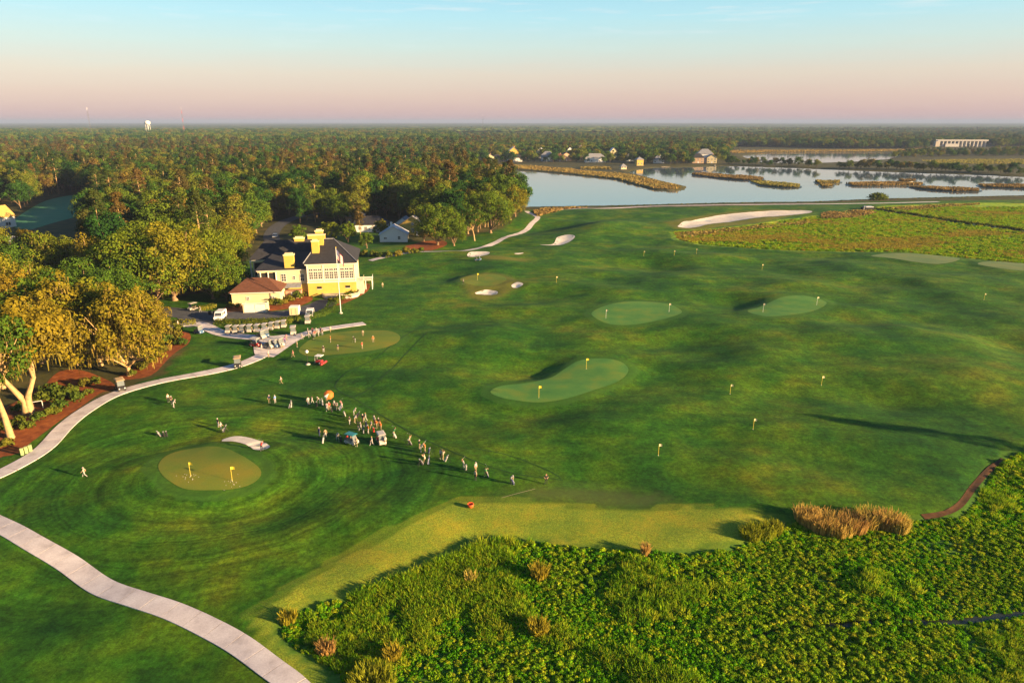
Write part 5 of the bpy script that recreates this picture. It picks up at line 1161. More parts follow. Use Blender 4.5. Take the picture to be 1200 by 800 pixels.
# houses on the far shore
FW = {'w': M_WHITE, 'c': M_CREAM, 'y': M_YELLOW, 'b': simple('blue_siding', (0.16, 0.22, 0.28), 0.8), 't': simple('tan_siding', (0.40, 0.27, 0.17), 0.8), 'g': simple('grey_siding', (0.22, 0.22, 0.23), 0.8)}
FR = {'d': M_SLATE, 'g': M_GREYROOF, 'p': M_PALEROOF, 'r': M_BROWNROOF}
FH = [(574,190,15,9,6,4,'c','g',1,'cream far shore house at the woods end of the row'),(583,189.5,12,9,5,4,'g','d',0,'grey far shore house beside the cream one'),(595,189,13,10,6,4,'g','d',0,'dark roofed house behind the reed dike'),
      (602,186,14,11,10,6,'y','p',1,'tall house with a sunlit yellow gable on the far shore'),(607,189.5,12,9,5,4,'w','d',0,'small white house below the tall yellow gable'),(615,185.5,13,10,9,5,'t','r',1,'tall tan house among far shore trees'),
      (623,187,10,8,6,4,'g','d',0,'small grey house in the shade of far shore trees'),(633,185.5,13,10,9,5,'c','p',1,'house with a pale sunlit roof on the far shore'),(641,189.5,16,11,8,5,'b','g',0,'blue house with pale blue roof by the water'),
      (656,189.5,13,10,6,4,'t','r',0,'tan bungalow with arched porch by the far shore'),(664,188.5,14,11,7,4,'t','d',1,'pinkish tan house beside the bungalow'),(668,184.5,10,9,10,5,'w','d',1,'white gabled house peeking over the tan house'),
      (680,184,13,11,11,5,'y','p',1,'tall bright yellow house above the shore trees'),(698,190.5,26,13,6,5,'w','g',0,'wide house with blue grey roof and white porch'),(719,186,11,10,9,6,'c','p',1,'steep gabled house behind the wide porch house'),
      (772,191.5,14,10,5,4,'w','g',0,'low white house at the water between dark trees'),(818,191.5,14,10,7,5,'t','d',0,'tan house hidden beside the big white house'),(826,191,20,14,11,6,'w','g',0,'large white house on the far shore point'),(834,191.5,12,9,7,4,'c','g',1,'sunlit cream wing next to the large white house'),(738,189,9,8,6,4,'b','g',0,'small blue house behind the boathouse')]
for i, (px, py, w, d, h, rh, wc, rc, gb, lab) in enumerate(FH):
    n = 3 if w < 20 else 5
    ws = [(-w / 2 + w * (k + 0.5) / n, 1.2, 1.6, 1.7) for k in range(n) if k != n // 2] + ([(-w / 2 + w * (k + 0.5) / n, 4.4, 1.5, 1.5) for k in range(n)] if h > 6.5 else [])
    hip_house('house', px, py, R(random.uniform(-12, 12)), w, d, h, rh, FW[wc], FR[rc], lab, 'house', ws, [(0, 1.4, 2.4)], bool(gb), chim=(1.5, 1.0) if i % 3 == 0 else None)
# boathouse and docks
def boathouse(px, py, w, h, wall, label):
    p = G0(px, py, -1.0); e = empty('boathouse', (p[0], p[1], -1.0), R(8)); tag(e, label, 'boathouse')
    for x in (-w / 2, w / 2):
        for y in (0, w): MB().tube([(x, y, -1.2), (x, y, 1.3)], 0.2, 6).build('pile', M_BARK, e)
    MB().box(-w / 2 - 0.5, w / 2 + 0.5, -0.5, w + 0.5, 1.303, 1.55).build('deck', M_STONE, e)
    MB().box(-w / 2, w / 2, 0, w, 1.553, 1.55 + h).build('wall', wall, e); MB().hip(-w / 2 - 0.6, w / 2 + 0.6, -0.6, w + 0.6, 1.553 + h, 3.0, (-0.1, 0.1, w / 2)).build('roof', M_GREYROOF, e)
    window(e, -w / 4, 2.6, 1.6, 2.0, 0, 2, 2); window(e, w / 4, 2.6, 1.6, 2.0, 0, 2, 2)
boathouse(750, 195.5, 8, 6.5, M_YELLOW, 'yellow boathouse on piles mirrored in the lake')
boathouse(731, 200, 6, 2.6, M_CREAM, 'small cream pavilion where the dike meets the shore')
def dock(px, py, L, rz, label):
    p = G0(px, py, -1.0); e = empty('dock', (p[0], p[1], -1.0), rz); tag(e, label, 'dock', None); MB().box(-L / 2, L / 2, -0.9, 0.9, 0.7, 0.9).build('deck', M_STONE, e)
    for k in range(5):
        for y in (-0.7, 0.7): MB().tube([(-L / 2 + 0.5 + k * (L - 1) / 4, y, -1.2), (-L / 2 + 0.5 + k * (L - 1) / 4, y, 0.695)], 0.13, 5).build('pile', M_BARK, e)
dock(780, 196.2, 11, 0.2, 'short timber dock below the low white house'); dock(838, 194.5, 16, 1.2, 'dock running out from the large white house')
dock(684, 200.5, 9, 0.3, 'little dock on the reed dike')
# road bridge far away
def bridge():
    p = G0(1126, 172); M_WHITE = simple('bridge_concrete', (0.40, 0.38, 0.36), 0.8); e = empty('bridge', (p[0], p[1], 0), R(-4), 0.86); tag(e, 'white concrete road bridge on many piers above the far trees', 'bridge'); L = 118
    MB().box(-L / 2, L / 2, -5, 5, 13, 15).build('deck', M_WHITE, e); MB().box(-L / 2, L / 2, -5.2, -5.003, 14.6, 16.4).build('parapet', M_WHITE, e); MB().box(-L / 2, L / 2, 5.003, 5.2, 14.6, 16.4).build('parapet', M_WHITE, e)
    for i in range(13): MB().box(-L / 2 + 4 + i * 9, -L / 2 + 6.6 + i * 9, -4.4, 4.4, -0.5, 12.997).build('pier', M_WHITE, e)
    MB().box(-L / 2 - 4, -L / 2 + 3.9, -5.5, 5.5, -0.5, 12.9).build('abutment', M_STONE, e); MB().box(-40, -8, -6.5, -4.5, -0.5, 7).build('retaining_wall', M_WHITE, e)
bridge()
# water tower and masts on the horizon
def far_xy(px, dist): return ((px - 600) / FPX * (dist * math.cos(PITCH) + CAM_H * math.sin(PITCH)), dist)
x, y = far_xy(175, 2600); e = empty('water_tower', (x, y, 0)); tag(e, 'white bulbous water tower standing over the far woods', 'water tower')
MB().lathe([(3.2, 38), (8, 41), (10.5, 45), (10, 49), (7, 52), (2.5, 53.5), (0.5, 54)], n=16).build('tank', M_WHITE, e, True)
for k in range(6): a = k * math.pi / 3; MB().tube([(9.5 * math.cos(a), 9.5 * math.sin(a), 0), (7.6 * math.cos(a), 7.6 * math.sin(a), 42)], 0.6, 6).build('leg', M_WHITE, e)
MB().tube([(0, 0, 0), (0, 0, 39)], 1.6, 8).build('riser', M_WHITE, e)
M_MAST = simple('mast_steel', (0.10, 0.10, 0.11), 0.7)
M_RED = simple('mast_red', (0.35, 0.05, 0.03), 0.6)
def mast(px, dist, H, label, rd):
    x, y = far_xy(px, dist); e = empty('radio_mast', (x, y, 0)); tag(e, label, 'mast', None); n = 7
    for k in range(n):
        b = MB(); z0, z1 = H * k / n, H * (k + 1) / n - 0.01; ws = 2.2 - 1.3 * k / n
        for a in range(3): t = a * 2.094; b.tube([(ws * math.cos(t), ws * math.sin(t), z0), (ws * math.cos(t), ws * math.sin(t), z1)], 0.16, 4)
        for j in range(4):
            zz = z0 + (z1 - z0) * j / 4
            for a in range(3): t = a * 2.094; u = (a + 1) * 2.094; b.tube([(ws * math.cos(t), ws * math.sin(t), zz), (ws * math.cos(u), ws * math.sin(u), zz + (z1 - z0) / 4)], 0.1, 3)
        b.build('section', M_RED if (k % 2 == 0 and rd) else M_MAST, e)
    MB().tube([(0, 0, H), (0, 0, H + 8)], 0.3, 5).build('antenna', M_METAL, e)
mast(108, 2300, 84, 'grey lattice mast on the horizon beyond the water tower woods', False); mast(217, 2300, 86, 'red banded lattice mast on the horizon', True); mast(566, 3000, 72, 'thin lattice mast above the far lake end of the woods', False)
# ------------------------------------------------------------------ things on the course
M_TYRE = simple('tyre_rubber', (0.02, 0.02, 0.02), 0.9); M_RIM = simple('wheel_rim', (0.45, 0.45, 0.45), 0.4, metal=0.5); M_SEAT = simple('tan_vinyl', (0.33, 0.26, 0.17), 0.6); M_BLACK = simple('black_plastic', (0.025, 0.025, 0.025), 0.5)
M_CARTW = simple('cart_cream', (0.40, 0.36, 0.30), 0.35); M_CARTB = simple('cart_blue', (0.06, 0.12, 0.22), 0.35); M_CARTR = simple('cart_red', (0.32, 0.03, 0.03), 0.4); M_CARTG = simple('cart_teal', (0.03, 0.17, 0.18), 0.4)
M_CLEARGLASS = simple('tinted_windscreen', (0.12, 0.14, 0.15), 0.12, spec=0.7)
M_ORANGE = simple('orange_cloth', (0.40, 0.11, 0.012), 0.7); M_YFLAG = simple('yellow_flag', (0.62, 0.47, 0.03), 0.7); M_YPOLE = simple('yellow_pole', (0.60, 0.47, 0.06), 0.5)
def wheel(parent, x, y, r, w):
    o = MB().lathe([(r * 0.6, -w / 2), (r * 0.92, -w / 2), (r, -w / 3), (r, w / 3), (r * 0.92, w / 2), (r * 0.6, w / 2)], (x, y, r), 14, axis='x').build('wheel', M_TYRE, parent, True)
    MB().lathe([(r * 0.2, -w / 2 - 0.015), (r * 0.62, -w / 2 - 0.01), (r * 0.62, w / 2 + 0.01), (r * 0.2, w / 2 + 0.015)], (x, y, r), 10, axis='x').build('rim', M_RIM, o, True)
def make_cart(body, roofm):
    """golf cart facing -y"""
    e = empty('golf_cart', (0, 0, 0))
    b = MB(); b.prism([(-1.22, 0.30), (-1.2, 0.62), (-0.85, 0.86), (-0.62, 0.88), (-0.55, 0.40), (0.05, 0.36), (0.10, 0.60), (0.72, 0.62), (0.85, 0.52), (1.15, 0.50), (1.18, 0.26), (0.3, 0.22), (-0.6, 0.22)], -0.57, 0.57); b.build('body', body, e, False)
    MB().box(-0.52, 0.52, -0.05, 0.45, 0.63, 0.78).build('seat', M_SEAT, e, bevel=0.04); MB().box(-0.52, 0.52, 0.46, 0.58, 0.72, 1.12).build('seat_back', M_SEAT, e, bevel=0.03)
    b = MB(); b.add([(-0.62, -0.95, 1.80), (0.62, -0.95, 1.80), (0.62, 0.95, 1.80), (-0.62, 0.95, 1.80), (-0.66, -0.99, 1.86), (0.66, -0.99, 1.86), (0.66, 0.99, 1.86), (-0.66, 0.99, 1.86), (-0.5, -0.8, 1.93), (0.5, -0.8, 1.93), (0.5, 0.8, 1.93), (-0.5, 0.8, 1.93)],
        [(3, 2, 1, 0), (0, 1, 5, 4), (1, 2, 6, 5), (2, 3, 7, 6), (3, 0, 4, 7), (4, 5, 9, 8), (5, 6, 10, 9), (6, 7, 11, 10), (7, 4, 8, 11), (8, 9, 10, 11)]); b.build('roof', roofm, e)
    for x in (-0.54, 0.54):
        MB().tube([(x, -0.72, 0.86), (x, -0.60, 1.80)], 0.025, 6).build('roof_post', M_BLACK, e); MB().tube([(x, 0.68, 0.60), (x, 0.78, 1.80)], 0.025, 6).build('roof_post', M_BLACK, e)
        MB().lathe([(0.09, -0.02), (0.10, 0.0), (0.05, 0.04)], (x * 0.72, -1.215, 0.60), 8, axis='y').build('headlight', M_WHITE, e)
    b = MB(); b.add([(-0.5, -0.75, 0.90), (0.5, -0.75, 0.90), (0.5, -0.64, 1.72), (-0.5, -0.64, 1.72), (-0.5, -0.73, 0.90), (0.5, -0.73, 0.90), (0.5, -0.62, 1.72), (-0.5, -0.62, 1.72)], [(0, 1, 2, 3), (7, 6, 5, 4), (0, 4, 5, 1), (1, 5, 6, 2), (2, 6, 7, 3), (3, 7, 4, 0)]); b.build('windscreen', M_CLEARGLASS, e)
    b = MB(); b.tube([(-0.25, -0.62, 0.75), (-0.25, -0.42, 0.98)], 0.02, 6); b.tube([(-0.25 + 0.16 * math.cos(t), -0.42 - 0.1 * math.sin(t), 0.98 + 0.12 * math.sin(t)) for t in np.linspace(0, 6.283, 13)], 0.018, 5); b.build('steering_wheel', M_BLACK, e)
    MB().box(-0.45, 0.45, 0.74, 1.22, 0.63, 0.70).build('bag_rack', M_BLACK, e)
    for x in (-0.48, 0.48):
        for y in (-0.80, 0.72): wheel(e, x, y, 0.23, 0.20)
    return e
CART_PROTO = {'cream': make_cart(M_CARTW, M_CARTW), 'blue': make_cart(M_CARTB, M_CARTW), 'red': make_cart(M_CARTR, M_CARTW), 'teal': make_cart(M_CARTW, M_CARTG), 'tan': make_cart(M_BLACK, simple('tan_canopy', (0.40, 0.28, 0.15), 0.7))}
CART_FREE = dict(CART_PROTO)
def cart(kind, px, py, rz, label, group=None, s=1.0):
    p = G(px, py); p.z += 0.07
    if kind in CART_FREE: o = CART_FREE.pop(kind); o.location = p; o.rotation_euler = (0, 0, rz)
    else: o = copy_tree(CART_PROTO[kind], None, p, rz)
    o.scale = (s, s, s)
    for k in ('label', 'category', 'group'):
        if k in o: del o[k]
    tag(o, label, 'golf cart', group); return o
for i, (px, py) in enumerate([(268.5,390),(277,390),(284.7,389.6),(293,389),(301.8,388.6),(310.4,387.6),(318.5,386.2),(326,384.8),(333,383.6)]):
    cart('cream', px, py, R(random.uniform(-6, 6) + 4), 'cream golf cart parked in the straight row below the long hedge', 'carts parked along the hedge', 0.97)
cart('red', 299.5, 406, R(70), 'red bodied golf cart on the edge of the small plaza', s=1.1); cart('cream', 305.5, 396.8, R(60), 'cream golf cart turned sideways where the apron meets the plaza', s=1.1); cart('blue', 312.5, 394.5, R(20), 'dark blue golf cart pulling out in front of the parked row', s=1.1)
cart('cream', 315, 408, R(65), 'cream golf cart leading the queue on the plaza', s=1.1); cart('blue', 321, 407.5, R(70), 'blue golf cart in the middle of the plaza queue', s=1.1); cart('cream', 327, 406, R(60), 'cream golf cart at the tail of the plaza queue', s=1.1)
cart('cream', 344, 392, R(15), 'golf cart stopped by the putting crowd at the path fork', s=1.1); cart('cream', 361, 379, R(10), 'golf cart tucked against the curved hedge', s=1.1); cart('tan', 279, 430, R(20), 'black golf cart with tan canopy driving down the curving path', s=1.2)
cart('tan', 142, 457, R(40), 'black golf cart with tan canopy where the mulch bed meets the path', s=1.2); cart('cream', 226.5, 363.5, R(-30), 'golf cart parked by the low hedge across the drive', s=1.1); cart('blue', 233, 391, R(60), 'dark golf cart at the corner of the curved mulch bed', s=1.1)
cart('teal', 412, 520, R(60), 'golf cart with a teal canopy standing among the golfers', s=0.95); cart('cream', 447, 519.5, R(25), 'golf cart with white canopy and golfers crowding round it', s=0.98); cart('blue', 560, 305.5, R(80), 'small dark cart beside the path side bunker', s=1.0)
# red utility mower by the putting green
p = G(373.5, 426); e = empty('mower', p, R(75)); tag(e, 'red turf mower parked beside the putting green', 'mower')
MB().box(-0.5, 0.5, -0.9, 0.5, 0.35, 0.85).build('body', M_CARTR, e, bevel=0.08); MB().box(-0.3, 0.3, 0.0, 0.45, 0.86, 0.96).build('seat', M_BLACK, e); MB().box(-0.3, 0.3, 0.42, 0.52, 0.965, 1.4).build('seat_back', M_BLACK, e)
for x in (-0.85, 0.0, 0.85): MB().lathe([(0.2, -0.38), (0.24, -0.3), (0.24, 0.3), (0.2, 0.38)], (x, -1.2, 0.26), 10, axis='x').build('cutting_reel', M_CARTR, e)
MB().tube([(-0.5, 0.55, 0.8), (-0.5, 0.55, 1.7), (0.5, 0.55, 1.7), (0.5, 0.55, 0.8)], 0.035, 6).build('roll_bar', M_WHITE, e); MB().box(-0.7, 0.7, -1.0, 0.5, 1.85, 1.95).build('sunshade', M_WHITE, e)
for x in (-0.65, 0.65): wheel(e, x, -0.6, 0.32, 0.25)
wheel(e, 0, 0.7, 0.26, 0.22)
# vehicles
def vehicle(kind, px, py, rz, paint, label, cat):
    p = G(px, py); p.z += 0.06; e = empty(cat if cat != 'car' else 'parked_car', p, rz); tag(e, label, cat)
    if kind == 'van':
        W_, prof = 1.0, [(-2.6, 0.35), (-2.65, 0.85), (-2.45, 1.1), (-1.75, 1.25), (-1.1, 2.05), (-0.7, 2.22), (2.5, 2.22), (2.62, 2.0), (2.65, 0.4)]; ws = [(-1.72, 1.28), (-1.14, 1.98)]; wy = (-1.7, 1.75); r = 0.36; side = [(-1.2, -0.3), (0.0, 1.2)]; zt = (1.3, 1.95)
    elif kind == 'suv':
        W_, prof = 0.94, [(-2.3, 0.35), (-2.35, 0.75), (-2.2, 0.98), (-1.2, 1.08), (-0.6, 1.62), (-0.3, 1.72), (1.9, 1.70), (2.3, 1.1), (2.35, 0.4)]; ws = [(-1.15, 1.12), (-0.62, 1.58)]; wy = (-1.45, 1.45); r = 0.36; side = [(-0.6, 0.3), (0.4, 1.6)]; zt = (1.12, 1.58)
    else:
        W_, prof = 0.9, [(-2.2, 0.3), (-2.25, 0.6), (-2.1, 0.82), (-1.0, 0.92), (-0.35, 1.38), (0.0, 1.44), (1.0, 1.42), (1.65, 1.0), (2.2, 0.95), (2.25, 0.4)]; ws = [(-0.95, 0.96), (-0.38, 1.34)]; wy = (-1.35, 1.35); r = 0.32; side = [(-0.35, 0.3), (0.4, 1.1)]; zt = (0.98, 1.32)
    MB().prism(prof, -W_, W_).build('body', paint, e, bevel=0.06)
    (y0, z0), (y1, z1) = ws; nx = W_ * 0.86; dy, dz = -(z1 - z0), (y1 - y0); l = math.hypot(dy, dz); dy, dz = dy / l * 0.02, dz / l * 0.02
    b = MB(); b.add([(-nx, y0 + dy, z0 + dz), (nx, y0 + dy, z0 + dz), (nx * 0.95, y1 + dy, z1 + dz), (-nx * 0.95, y1 + dy, z1 + dz), (-nx, y0 - dy, z0 - dz), (nx, y0 - dy, z0 - dz), (nx * 0.95, y1 - dy, z1 - dz), (-nx * 0.95, y1 - dy, z1 - dz)], [(0, 1, 2, 3), (7, 6, 5, 4), (0, 4, 5, 1), (1, 5, 6, 2), (2, 6, 7, 3), (3, 7, 4, 0)]); b.build('windscreen', M_GLASS, e)
    for sx in (-1, 1):
        for a, c in side: MB().box(*sorted((sx * W_, sx * (W_ + 0.015))), a, c, *zt).build('side_window', M_GLASS, e)
        MB().box(*sorted((sx * W_ * 0.55, sx * W_ * 0.92)), prof[1][0] - 0.03, prof[1][0] + 0.05, prof[1][1] - 0.2, prof[1][1] - 0.02).build('headlight', M_RIM, e)
        for y in wy: wheel(e, sx * (W_ - 0.1), y, r, 0.24)
        MB().cbox((sx * (W_ + 0.12), y0 + 0.1, z0 + 0.12), (0.2, 0.1, 0.16)).build('mirror', M_BLACK, e)
    MB().box(-W_ * 0.85, W_ * 0.85, prof[-2][0] - 0.01, prof[-2][0] + 0.09, prof[-2][1] - 0.55, prof[-2][1] - 0.1).build('rear_window', M_GLASS, e)
    b = MB(); b.box(-W_ * 0.9, W_ * 0.9, prof[0][0] - 0.12, prof[0][0] + 0.05, 0.34, 0.52); b.build('bumper', M_BLACK, e)
    return e
M_CARWHITE = simple('white_car_paint', (0.66, 0.65, 0.63), 0.25, 0.03); M_CARSILVER = simple('silver_car_paint', (0.42, 0.44, 0.46), 0.3, 0.03, metal=0.3)
vehicle('van', 258.5, 374, R(6), M_CARWHITE, 'white van facing the concrete apron on the drive', 'van'); vehicle('suv', 363.5, 370, R(10), M_CARWHITE, 'white car parked at the end of the drive by the curved hedge', 'car'); vehicle('suv', 322.5, 278.5, R(10), M_CARSILVER, 'silver car on the road into the woods', 'car')
p = G(345, 371.5); e = empty('box_trailer', (p.x, p.y, p.z + 0.06), R(5)); tag(e, 'boxy white two door trailer on the drive beside the white car', 'trailer')
MB().box(-1.25, 1.25, 0, 2.4, 0.5, 2.7).build('box', M_CARWHITE, e, bevel=0.05)
for x0, x1 in ((-1.15, -0.02), (0.02, 1.15)):
    d = MB().box(x0, x1, -0.05, -0.003, 0.6, 2.6).build('door', M_CREAM, e); MB().cbox(((x0 + x1) / 2, -0.08, 1.5), (0.05, 0.05, 1.6)).build('latch_bar', M_METAL, d)
for x in (-1.1, 1.1): wheel(e, x, 1.2, 0.34, 0.22)
MB().tube([(0, 2.4, 0.55), (0, 3.6, 0.5)], 0.07, 6).build('drawbar', M_METAL, e)
# flagsticks
def flagstick(px, py, h, pole, flag, label, cat='flagstick', group=None, w=0.5):
    p = G(px, py); e = empty('flagstick', p, R(random.uniform(-15, 15))); tag(e, label, cat, group)
    MB().tube([(0, 0, -0.1), (0, 0, h)], 0.028, 6).build('pole', pole, e)
    b = MB(); b.add([(0.03, 0, h - 0.42), (0.03 + w * 0.5, 0.06, h - 0.44), (0.03 + w, -0.03, h - 0.46), (0.03 + w, -0.03, h - 0.06), (0.03 + w * 0.5, 0.06, h - 0.03), (0.03, 0, h - 0.01), (0.03, 0.012, h - 0.42), (0.03 + w * 0.5, 0.072, h - 0.44), (0.03 + w, -0.018, h - 0.46), (0.03 + w, -0.018, h - 0.06), (0.03 + w * 0.5, 0.072, h - 0.03), (0.03, 0.012, h - 0.01)],
        [(0, 1, 4, 5), (1, 2, 3, 4), (11, 10, 7, 6), (10, 9, 8, 7), (0, 6, 7, 1), (1, 7, 8, 2), (2, 8, 9, 3), (3, 9, 10, 4), (4, 10, 11, 5), (5, 11, 6, 0)]); b.build('flag', flag, e)
    MB().lathe([(0.07, 0.0), (0.07, 0.05), (0.03, 0.06)], (0, 0, 0), 8).build('cup', M_WHITE, e)
    return e
FL = [(223.5,558,2.3,1,'yellow flagstick on the round practice green farther from the bunker'),(272.3,563.5,2.3,1,'yellow flagstick on the round practice green nearer the bunker'),(631.5,466,2.4,1,'flagstick at the narrow end of the kidney green'),(687,432.5,2.4,1,'flagstick at the wide end of the kidney green'),
      (710,373,2.4,0,'flagstick at the path side end of the oval green'),(784,365.5,2.4,0,'flagstick at the marsh side end of the oval green'),(894,365.5,2.4,0,'flagstick beside the dark hollow of the far small green'),(957,357.5,2.4,0,'flagstick on the open end of the far small green'),
      (559.5,328,2.2,1,'flagstick on the small green above two little bunkers')]
for px, py, h, y, lab in FL: flagstick(px, py, h, M_YPOLE if y else M_WHITE, M_YFLAG if y else M_CREAM, lab)
for px, py in [(771.5,533.5),(882.5,503),(855.5,461.5),(962.5,451.5),(1153,351.5),(893,316),(754,307),(790,299.5),(816,297.5),(652,331)]:
    flagstick(px, py, 2.0, M_YPOLE, M_CREAM, 'short target flag standing alone on the open range grass', 'flagstick', 'range target flags', 0.45)
# flagpole with the stars and stripes
p = G(399.5, 367); e = empty('flagpole', p); tag(e, 'tall white flagpole with a striped flag in front of the clubhouse', 'flagpole'); H = 18.0
MB().lathe([(0.5, 0), (0.5, 0.2), (0.2, 0.3)], n=12).build('base', M_STONE, e); MB().tube([(0, 0, 0.2), (0, 0, H)], [0.13, 0.07], 10).build('pole', M_WHITE, e); MB().lathe([(0.02, H), (0.14, H + 0.08), (0.14, H + 0.2), (0.02, H + 0.28)], n=10).build('finial', M_YFLAG, e)
M_FRED = simple('flag_red', (0.42, 0.03, 0.04), 0.8); M_FWHITE = simple('flag_white', (0.6, 0.58, 0.56), 0.8); M_FBLUE = simple('flag_blue', (0.03, 0.04, 0.18), 0.8)
b = MB(); FWD, FHT, nx, ny = 2.3, 4.2, 8, 13
def fpt(i, j):   # limp flag: stripes hang down
    s = i / nx; x = 0.12 + FWD * s * 0.72; z = H - 0.4 - FHT * (j / ny) * 0.62 - s * 1.9 - 0.35 * s * s; return (x, 0.22 * math.sin(s * 9) * s + 0.05, z)
for j in range(ny):
    for i in range(nx):
        c = 2 if (j < 7 and i < 4) else (0 if j % 2 == 0 else 1); a = [fpt(i, j), fpt(i + 1, j), fpt(i + 1, j + 1), fpt(i, j + 1)]
        b.add(a + [(x, y + 0.02, z) for x, y, z in a], [(0, 1, 2, 3), (7, 6, 5, 4)], c)
b.build('flag', [M_FRED, M_FWHITE, M_FBLUE], e)
b = MB()
for k in range(12):
    q = fpt(0.6 + (k % 4) * 0.85, 1.2 + (k // 4) * 2); b.cbox((q[0], q[1] - 0.015, q[2]), (0.12, 0.01, 0.12))
fo = [o for o in e.children if o.name.startswith('flag')][0]; b.build('stars', M_FWHITE, fo)['kind'] = 'stuff'
# white globe post
p = G(360.8, 427); e = empty('globe_post', p); tag(e, 'thin post with a white globe on a pale round base by the putting green', 'post')
MB().lathe([(0.55, 0), (0.5, 0.12), (0.3, 0.25), (0.08, 0.3)], n=12).build('base', M_STONE, e, True); MB().tube([(0, 0, 0.2), (0, 0, 2.6)], 0.05, 8).build('pole', M_BLACK, e)
MB().lathe([(0.05, 2.55)] + [(0.38 * math.sin(t), 2.95 - 0.38 * math.cos(t)) for t in np.linspace(0.2, 2.95, 9)], n=14).build('globe', M_WHITE, e, True)
# bins, barrels, handrail, sand box, marsh gate
for px, py in [(26.5,533),(31.5,531),(36.3,529)]:
    p = G(px, py); e = empty('bin', p, R(20)); tag(e, 'pale green litter bin standing by the corner of the mulch bed', 'bin', 'litter bins'); m = simple('pale_green_paint', (0.30, 0.36, 0.16), 0.6)
    MB().box(-0.2, 0.2, -0.2, 0.2, 0, 1.05).build('body', m, e, bevel=0.04); MB().box(-0.23, 0.23, -0.23, 0.23, 1.055, 1.16).build('lid', m, e, bevel=0.03)
for px, py in [(246.2,368.5),(252,368.3)]:
    p = G(px, py); o = MB().lathe([(0.36, 0), (0.42, 0.1), (0.45, 0.5), (0.42, 0.95), (0.36, 1.05), (0.3, 1.06)], n=14).build('barrel', M_BLACK, None, True); o.location = p; tag(o, 'dark round barrel beside the low hedge across the drive', 'barrel', 'roadside barrels')
p = G(40, 480); e = empty('handrail', p, R(30)); tag(e, 'white metal handrail behind the twin trunk tree', 'handrail')
for x in (0, 1.4): MB().tube([(x, 0, 0), (x, 0, 1.5)], 0.05, 6).build('post', M_WHITE, e)
MB().tube([(-0.9, 0, 1.3), (0, 0, 1.5), (1.4, 0, 1.5)], 0.05, 6).build('rail', M_WHITE, e)
p = G(1018, 246.5); e = empty('sluice', p); tag(e, 'small dark sluice hut with pale roof at the head of the channel', 'sluice')
MB().box(-3.4, 3.4, 0, 3, -0.5, 1.7).build('wall', M_DARK, e); MB().box(-2.0, 2.6, -0.3, 3.3, 1.703, 2.2).build('roof', M_PALEROOF, e); MB().tube([(-3, -0.2, 0), (-3, -0.2, 2.6)], 0.12, 6).build('gauge_post', M_WHITE, e)
p = G(551.5, 594); e = empty('ball_basket', p, 0, 0.85); tag(e, 'round orange red ball basket lying at the edge of the dry rough', 'basket'); m = simple('orange_red', (0.62, 0.09, 0.02), 0.5)
MB().lathe([(0.3, 0), (0.42, 0.12), (0.52, 0.4), (0.52, 0.58), (0.42, 0.6), (0.38, 0.25)], n=16).build('bowl', m, e, True); MB().tube([(0.48 * math.cos(t), 0, 0.58 + 0.35 * math.sin(t)) for t in np.linspace(0, math.pi, 9)], 0.04, 6).build('handle', m, e)
# chalk line on the tee
strip('chalk_line', poly_px([(588,585.5),(627,574.5)]), 0.10, simple('chalk', (0.26, 0.22, 0.12), 0.9), 0.035, 'pale chalk line drawn on the tee turf')

